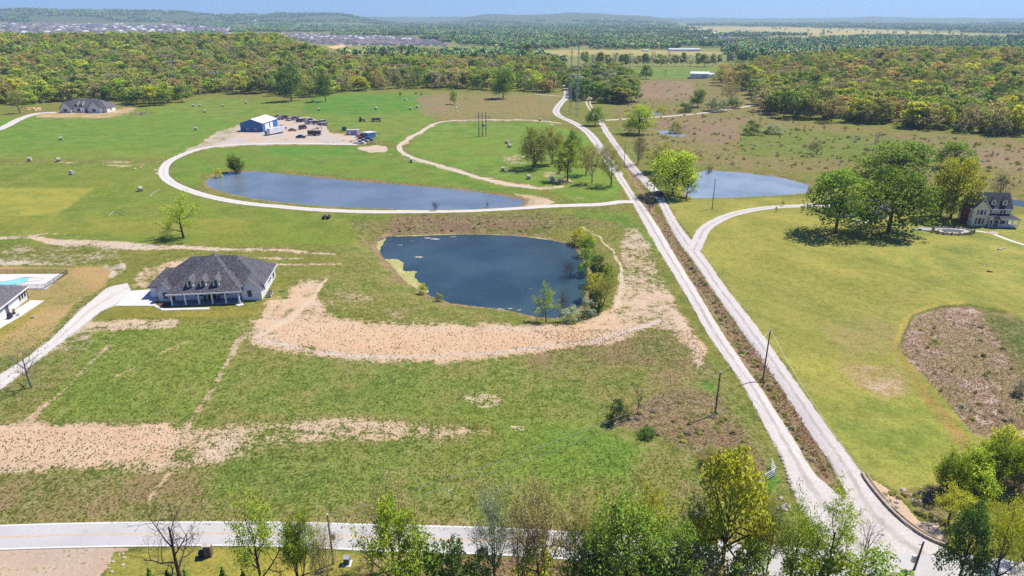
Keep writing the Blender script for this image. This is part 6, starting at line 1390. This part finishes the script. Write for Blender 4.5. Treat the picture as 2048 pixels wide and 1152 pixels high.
# --- poles, wires, pylons
def pole(label, x, y, ytop, name='utility_pole', arm=True, r_=.16, h=None, light=False, extra=None):
    p = at(x, y); h = h or h_to(p, ytop); o = thing(name, label, 'pole', p, 0); MB().tube((0, 0, -.5), (0, 0, h), r_, r_ * .7, 10).build('shaft', M['pole_wood'], o)
    MB().tube((0, 0, h), (0, 0, h + .22), r_ * .6, r_ * .5, 8).build('cap', M['trim'], o)
    if arm: MB().tube((-.55, 0, h - .5), (.1, 0, h - .35), .05, n=6).build('insulator_arm', M['grey_metal'], o)
    if light: MB().tube((0, 0, h - .4), (1.6, -.2, h - .2), .04, n=5).build('lamp_arm', M['grey_metal'], o)
    o['h'] = h; return o, Vector((p.x, p.y, p.z + h))
P1, t1 = pole('utility pole standing in the rough field left of the roads', 1430, 829, 745)
P2, t2 = pole('utility pole standing in the ditch between the gravel roads', 1526, 756, 660)
P3, t3 = pole('utility pole on the mown grass beside the pale pond', 1424, 419, 358, light=True)
P4, t4 = pole('utility pole in the ditch at the top of the roads near the bare tree', 1248, 333, 284)
P5, t5 = pole('pole in the ditch behind the dark blue car', 1306, 410, 352)
P6, t6 = pole('utility pole beside the county road among the saplings', 667, 1128, 1031, h=None)
P7, t7 = pole('leaning utility pole with a transformer at the gravel junction', 1828, 1140, 1084, h=None)
MB().tube((-.5, 0, P7['h'] - 3.2), (-.5, 0, P7['h'] - 2.2), .28, n=10).build('transformer', M['grey_metal'], P7); P7.rotation_euler = (0, .05, 0)
MB().tube((.45, -.1, P6['h'] - 3.6), (.45, -.1, P6['h'] - 2.7), .28, n=10).build('transformer', M['grey_metal'], P6)
def wire(label, a, b, sag, off=(0, 0, 0), r_=.02):
    a = a + Vector(off); b = b + Vector(off); mb = MB(); n = 24; pr = a
    for i in range(1, n + 1):
        t = i / n; q = a.lerp(b, t) - Vector((0, 0, sag * 4 * t * (1 - t))); mb.tube(pr, q, r_, n=4, cap=False); pr = q
    return tag(mb.build('power_line', M['grey_metal']), label, 'power line', 'wires between the utility poles')
wire('upper wire sagging from the field pole to the roadside pole', t6, t1, 1.6); wire('lower wire sagging from the field pole to the roadside pole', t6, t1, 2.0, (0, 0, -1.1)); wire('short wire crossing the left gravel road between two poles', t1, t2, .5)
wire('wire along the ditch between the two gravel roads', t2, t5, 2.5, (0, 0, -.3)); wire('wire at the top of the ditch toward the bare tree', t5, t4, 1.0); wire('wire from the ditch to the pole beside the pale pond', t5, t3, 1.0); wire('wire from the ditch pole toward the gravel junction', t2, t7, 2.0)
def hframe(label, x, y, ytop, gap, n=2, rz=0, mt='pole_wood', cat='pylon'):
    p = at(x, y); h = h_to(p, ytop); o = thing('transmission_pole', label, cat, p, rz); fat = 1.0 if gap < 3 else 1.7
    for i in range(n): MB().tube((gap * (i - (n - 1) / 2), 0, -.5), (gap * (i - (n - 1) / 2), 0, h), .26 * fat, .18 * fat, 8).build('pole', M[mt], o)
    w = gap * (n - 1) / 2; MB().box(-w - 2.6, w + 2.6, -.12 * fat, .12 * fat, h * .82, h * .82 + .32 * fat).build('crossarm', M['trim' if fat > 1 else 'stone'], o)
    MB().tube((-w, 0, h * .3), (w, 0, h * .55), .07, n=5).tube((w, 0, h * .3), (-w, 0, h * .55), .07, n=5).build('brace', M[mt], o)
    MB().tube((-w - 2, 0, h * .72), (-w - 2, 0, h * .82), .08, n=6).tube((w + 2, 0, h * .72), (w + 2, 0, h * .82), .08, n=6).tube((0, 0, h * .72), (0, 0, h * .82), .08, n=6).build('insulator', M['metal_dark'], o); return p, h
hframe('wooden three pole frame standing inside the loop of the dirt path', 965, 273, 224, 2.1, 3)
hframe('transmission frame rising out of the far left wood', 350, 192, 108, 5.5, 2, mt='stone')
hframe('second transmission frame at the wood edge above the far brush', 432, 185, 136, 5.5, 2)
hframe('weathered double pole beyond the meadow at right', 1748, 308, 264, 1.3, 2, mt='stone')
hframe('transmission frame on the horizon side of the right hand wood', 1756, 124, 109, 4, 2, mt='stone')
# lattice towers by the far road
def lattice(label, x, y, ytop, w0):
    p = at(x, y); h = h_to(p, ytop); o = thing('lattice_tower', label, 'tower', p, .4); m_ = MB(); n = 14
    for sx in (-1, 1):
        for sy in (-1, 1): MB().tube((sx * w0, sy * w0, 0), (sx * .25, sy * .25, h), .07, .05, 5).build('leg', M['grey_metal'], o)
    for i in range(n):
        a, b = i / n, (i + 1) / n; wa, wb = w0 + (.25 - w0) * a, w0 + (.25 - w0) * b
        for (s1, s2) in (((-1, -1), (1, -1)), ((1, -1), (1, 1)), ((1, 1), (-1, 1)), ((-1, 1), (-1, -1))):
            m_.tube((s1[0] * wa, s1[1] * wa, h * a), (s2[0] * wb, s2[1] * wb, h * b), .03, n=4, cap=False); m_.tube((s2[0] * wa, s2[1] * wa, h * a), (s1[0] * wb, s1[1] * wb, h * b), .03, n=4, cap=False)
    m_.build('bracing', M['grey_metal'], o)
    for z, L_ in ((.86, 1.6), (.95, 1.3)): MB().tube((-L_, 0, h * z), (L_, 0, h * z), .12, n=5).build('crossarm', M['metal_dark'], o)
lattice('left lattice tower beside the far gravel path', 1140, 230, 98, .8); lattice('right lattice tower beside the far gravel path', 1153, 234, 86, .8)

# --- roadside things
mbx = thing('brick_mailbox', 'brick mailbox pillar beside the county road', 'mailbox', at(418, 1111), rad(4))
MB().box(-.45, .45, -.4, .4, -.2, 1.75).build('pillar', M['pole_wood'], mbx); MB().box(-.55, .55, -.5, .5, 1.75, 1.87).build('cap', M['stone'], mbx); MB().box(-.2, .2, .4, .44, 1.1, 1.4).build('box_door', M['metal_dark'], mbx)
bn = thing('trash_bin', 'dark blue bin lying beside the brick mailbox', 'bin', at(407, 1112), rad(20)); MB().box(-.5, .5, -.35, .35, 0, .7).build('body', M['car_navy'], bn); MB().box(-.55, .55, -.4, .4, .7, .78).build('lid', M['metal_dark'], bn)
ub = thing('utility_pedestal', 'pale green utility box on the verge right of the saplings', 'utility box', at(694, 1127), 0); MB().box(-.35, .35, -.35, .35, 0, .95).build('cabinet', M['leafless'] if 'leafless' in M else M['car_green'], ub); MB().box(-.4, .4, -.4, .4, .95, 1.05).build('lid', M['grey_metal'], ub); MB().box(-.6, .6, -.6, .6, -.1, .05).build('pad', M['concrete'], ub)
sg = thing('sign_post', 'white sign post standing in the rough grass above the county road', 'sign', at(904, 1000), rad(15)); MB().box(-.07, .07, -.07, .07, -.3, 1.9).build('post', M['trim'], sg); MB().box(-.5, 0, -.04, .04, 1.55, 1.7).build('arm', M['trim'], sg)
cv = thing('culvert_pipe', 'pair of black culvert pipe mouths below the loop driveway', 'pipe', at(651, 439), 0)
for s in (-1, 1): MB().tube((s * .75, 0, .55), (s * .75, 2.5, .55), .55, n=14).build('pipe', M['rubber'], cv)
gt = thing('pipe_fence', 'white pipe rail corner fence at the mouth of the left gravel road', 'fence', at(1516, 972))
ga = at(1516, 972); gb = at(1549, 952); gc = at(1541, 935)
for a, b in ((ga, gb), (gb, gc)):
    for z in (.35, .75, 1.15, 1.5): MB().tube(a - ga + Vector((0, 0, z)), b - ga + Vector((0, 0, z)), .045, n=5).build('rail', M['trim'], gt)
for p in (ga, ga.lerp(gb, .5), gb, gc): MB().tube(p - ga + Vector((0, 0, -.3)), p - ga + Vector((0, 0, 1.6)), .07, n=6).build('post', M['trim'], gt)
# curved kerb wall at the lower right: laid blocks
rwp = cr([L2(x, y) for x, y in [(1724, 948), (1732, 962), (1752, 988), (1778, 1018), (1806, 1044), (1838, 1068), (1868, 1084), (1896, 1094)]], 16)
rwl = thing('retaining_wall', 'low curved block wall with timber cap along the gravel junction', 'wall', Vector((*rwp[0], ground(*rwp[0])))); L0 = rwl.location.copy()
blk = MB().box(-.29, .29, -.15, .15, -.3, .42).mesh('block'); cum = 0; prev = rwp[0]; nxt = 0
dd_ = np.linalg.norm(np.diff(rwp, axis=0), axis=1); cs_ = np.concatenate([[0], np.cumsum(dd_)])
for s_ in np.arange(.3, cs_[-1], .6):
    i = min(np.searchsorted(cs_, s_) - 1, len(dd_) - 1); t = (s_ - cs_[i]) / dd_[i]; q = rwp[i] + (rwp[i + 1] - rwp[i]) * t; dr_ = rwp[i + 1] - rwp[i]
    z = ground(q[0], q[1]); mobj('block', blk, M['wall_block'], rwl, (q[0] - L0.x, q[1] - L0.y, z - L0.z + R.uniform(-.02, .02)), math.atan2(dr_[1], dr_[0]))
for off in (.75,):
    cap = MB()
    for i in range(len(rwp) - 1):
        a, b = rwp[i], rwp[i + 1]; d_ = (b - a) / np.linalg.norm(b - a); nn = np.array([-d_[1], d_[0]]) * off
        cap.tube((a[0] + nn[0] - L0.x, a[1] + nn[1] - L0.y, .12 + ground(*a) - L0.z), (b[0] + nn[0] - L0.x, b[1] + nn[1] - L0.y, .12 + ground(*b) - L0.z), .14, n=6)
    cap.build('timber_edge', M['wall_block'], rwl)
# rocks
rk = []
for s in range(4):
    rs_ = random.Random(s); mb = MB(); n = 8; lv = 4
    for j in range(lv):
        for i in range(n): t = 2 * math.pi * i / n; q = [.75, 1, .8, .35][j] * rs_.uniform(.8, 1.15); mb.v.append((q * math.cos(t), q * .8 * math.sin(t), [-.2, .25, .6, .85][j] * rs_.uniform(.85, 1.1)))
    for j in range(lv - 1):
        for i in range(n): mb.f.append((j * n + i, j * n + (i + 1) % n, (j + 1) * n + (i + 1) % n, (j + 1) * n + i))
    mb.f.append(tuple((lv - 1) * n + i for i in range(n))); rk.append(mb.mesh('rock'))
def rocks(pts, s0, s1, label, group, mt='stone', name='rock', ends=None):
    for i, (x, y) in enumerate(pts):
        o = mobj(name, rk[i % 4], M[mt], None, at(x, y), R.uniform(0, 6)); q = R.uniform(s0, s1); o.scale = (q, q, q * .7); tag(o, label if not ends else (ends[0] if i == 0 else ends[1] if i == len(pts) - 1 else label), 'rock', group)
rocks([(1562 + i * 2.6, 912 + i * 7.5) for i in range(10)], .3, .55, 'grey stone in the row edging the left gravel road mouth', 'stones edging the left gravel road mouth', ends=('uppermost grey stone of the row edging the left gravel road mouth', 'lowest grey stone of the row edging the left gravel road mouth'))
rocks([(R.uniform(50, 88), 222 - R.uniform(0, 6) - (88 - 60) * 0) for _ in range(16)], .9, 1.9, 'ochre boulder in the pile beside the distant white house', 'boulders piled beside the distant white house', 'stone_orange', 'boulder')
rocks([(269, 338), (283, 334), (286, 331), (281, 336)], .5, .9, 'ochre boulder left of the driveway bend', 'boulders left of the driveway bend', 'stone_orange', 'boulder')
rocks([(R.uniform(912, 925), R.uniform(206, 224)) for _ in range(9)], .5, 1.3, 'pale rock of the outcrop on the far grass', 'rocks of the outcrop on the far grass', 'stone')
rocks([(R.uniform(205, 250), 1105 + R.uniform(0, 40)) for _ in range(14)], .12, .3, 'small rock along the edge of the tan driveway', 'small rocks along the tan driveway edge', 'stone')
rocks([(R.uniform(1765, 1850), 975 + (x_ * 3)) for x_ in range(14)], .2, .5, 'rust stone in the rough gully behind the kerb wall', 'stones in the gully behind the kerb wall', 'stone')
rocks([(R.uniform(1545, 1580), R.uniform(995, 1020)) for _ in range(8)], .2, .45, 'pale stone in the heap under the roadside trees', 'pale stones heaped under the roadside trees', 'stone')
def logs(label, pts, r_=.12, mt='stone'):
    p0 = at(*pts[0]); o = MB()
    for i in range(len(pts) - 1): a = at(*pts[i]) - p0; b = at(*pts[i + 1]) - p0; o.tube(a + Vector((0, 0, .15)), b + Vector((0, 0, .2)), r_, r_ * .6, 6)
    tag(o.build('fallen_branch', M[mt], None, p0), label, 'branch')
logs('bleached fallen branch left of the lone tree in the middle field', [(218, 432), (228, 424), (236, 425), (250, 432)], .14); logs('bleached fallen branch near the pale hay bale', [(300, 394), (306, 387), (320, 380)], .14)
logs('pale log lying on the lawn right of the yellow house pond', [(1996, 500), (2010, 497)], .3); logs('dark board lying on the right hand lawn', [(1973, 543), (1985, 545)], .2, 'metal_dark'); logs('long dark plank lying in the drainage corner', [(1590, 985), (1600, 968)], .1)
logs('bare fallen branch at the end of the drainage cut', [(1225, 852), (1245, 842), (1262, 838)], .1); logs('thin log lying at the bottom among the saplings', [(630, 1150), (668, 1138)], .12, 'bark_dark')
wd = MB()
for _ in range(26):
    x, y = R.choice([(268, 228), (290, 226), (280, 230)]); p = at(x + R.uniform(-9, 9), y + R.uniform(-1, 1)); q = at(287, 227); a = p - q; wd.tube(a, a + Vector((R.uniform(-2, 2), R.uniform(-2, 2), R.uniform(.2, 1.2))), .3, .15, 5)
tag(wd.build('brush_pile', M['junk'], None, at(287, 227)), 'pile of cut brush and scrap right of the distant white house', 'brush pile')
# algae on the pond
def sheet(name, pts, lev, mt, kind='stuff'):
    P = cr([G(x, y, lev) for x, y in pts + pts[:1]], 8)[:-1]; P = P + NR.uniform(-.25, .25, P.shape); tag(MB().poly([(x, y, lev) for x, y in P]).build(name, mt), kind=kind)
AL = mat('pond_algae', (.33, .32, .10), .9, .35, 1.5, c2=(.40, .36, .14))
sheet('algae_mat', [(748, 490), (758, 482), (772, 477), (764, 490), (760, 505), (766, 517), (795, 519), (806, 527), (808, 541), (832, 543), (828, 553), (840, 566), (858, 584), (835, 582), (805, 565), (775, 538), (755, 512)], -1.47, AL)
sheet('algae_mat', [(772, 473), (850, 466), (930, 465), (1010, 466), (1080, 471), (1120, 480), (1112, 482), (1070, 476), (1000, 470), (900, 469.5), (830, 472)], -1.468, AL)
for x, y, w, h in [(838, 514, 9, 1.6), (855, 476, 7, 1), (870, 478, 10, 1.2), (905, 473, 8, .9), (1000, 618, 9, 1), (1020, 617, 6, 1), (1078, 616, 5, 1.6), (1052, 578, 2, .6), (1063, 577, 4, .6), (800, 490, 5, .8), (825, 482, 4, .6), (1040, 620, 5, .8)]:
    sheet('pond_scum', [(x - w, y), (x - w * .4, y - h), (x + w * .5, y - h * .7), (x + w, y), (x + w * .3, y + h), (x - w * .6, y + h * .6)], -1.46 + R.uniform(0, .006), M['stone'])

# --- rough growth: tufts of grass and dead stalks
def tufts(name, n, zones, mt, hgt, wid, seed):
    rs = np.random.RandomState(seed); P = []
    for poly, wt in zones:
        q = np.array(poly, float); k = int(n * wt); x = rs.uniform(q[:, 0].min(), q[:, 0].max(), k * 3); y = rs.uniform(q[:, 1].min(), q[:, 1].max(), k * 3); m = inpoly(poly, x, y); x, y = x[m][:k], y[m][:k]
        u = (x - 1024) / F; v = (y - 576) / F; s = sp + v * cp; d = CAMH / s; P.append(np.column_stack([u * d, d * (cp - v * sp)]))
    P = np.vstack(P); z = H(P[:, 0], P[:, 1]); k = len(P); B_ = 5
    c = np.repeat(np.column_stack([P, z]), B_, 0); sc_ = np.repeat(rs.uniform(.5, 1.5, k), B_)[:, None]
    a = rs.uniform(0, 6.28, k * B_); dr = np.column_stack([np.cos(a), np.sin(a), np.zeros(k * B_)]); o = dr * rs.uniform(0, wid, (k * B_, 1)) * sc_; t = np.column_stack([-np.sin(a), np.cos(a), np.zeros(k * B_)])
    b0 = c + o * .5; top = c + o * 1.5 + np.array([0, 0, 1]) * hgt * sc_ * rs.uniform(.6, 1.3, (k * B_, 1))
    V = np.stack([b0 - t * wid * .45 * sc_ - [0, 0, .05], b0 + t * wid * .45 * sc_ - [0, 0, .05], top + t * wid * .2 * sc_, top - t * wid * .2 * sc_], 1).reshape(-1, 3)
    tag(mobj(name, npmesh(name, V, np.arange(len(V)).reshape(-1, 4)), mt), kind='stuff')
GT = leafmat('grass_tuft_green', (.17, .24, .06), (.27, .29, .10), .45, 1.5); DT = leafmat('dead_stalks', (.42, .32, .24), (.56, .45, .34), .4, 1.2); BT = leafmat('rust_stalks', (.40, .25, .16), (.46, .34, .22), .4, 1.2)
tufts('grass_tufts', 7000, [([(0, 860), (1000, 850), (1560, 960), (1560, 1080), (0, 1040)], 1.4), ([(0, 650), (1300, 660), (1420, 800), (1000, 860), (0, 850)], 1.1), ([(660, 590), (1200, 600), (1320, 650), (1200, 700), (560, 710)], .16), ([(0, 840), (980, 840), (980, 880), (400, 950), (0, 960)], .10), ([(700, 430), (1240, 420), (1330, 540), (1240, 600), (1150, 480), (780, 465), (700, 490)], .5)], GT, .13, .10, 1)
tufts('dead_stalks', 8000, [([(1800, 700), (1804, 665), (1880, 614), (2060, 650), (2060, 860), (1945, 868), (1850, 755)], .9), ([(1230, 840), (1330, 780), (1440, 790), (1540, 940), (1480, 960)], .4), ([(780, 428), (1100, 430), (1100, 462), (800, 466)], .4), ([(1060, 660), (1380, 660), (1430, 740), (1200, 730)], .3)], DT, .15, .10, 2)
tufts('ditch_stalks', 7000, [([(1258, 340), (1300, 395), (1335, 450), (1400, 545), (1440, 600), (1510, 690), (1612, 850), (1660, 950), (1650, 950), (1590, 864), (1500, 730), (1400, 575), (1318, 450), (1262, 365)], 1.0)], BT, .26, .13, 3)

# ------------------------------------------------------------------ the air
hz = N('air'); hz.t.nodes.remove(hz.p); pv = hz.n('ShaderNodeVolumePrincipled'); pv.inputs['Color'].default_value = (.52, .72, 1.0, 1); pv.inputs['Density'].default_value = HAZE; pv.inputs['Anisotropy'].default_value = .2
hz.l(pv.outputs[0], hz.out.inputs['Volume'])
hb = MB().box(-16500, 16500, -16500, 16500, -6, 205); tag(hb.build('haze', hz.m), kind='stuff')
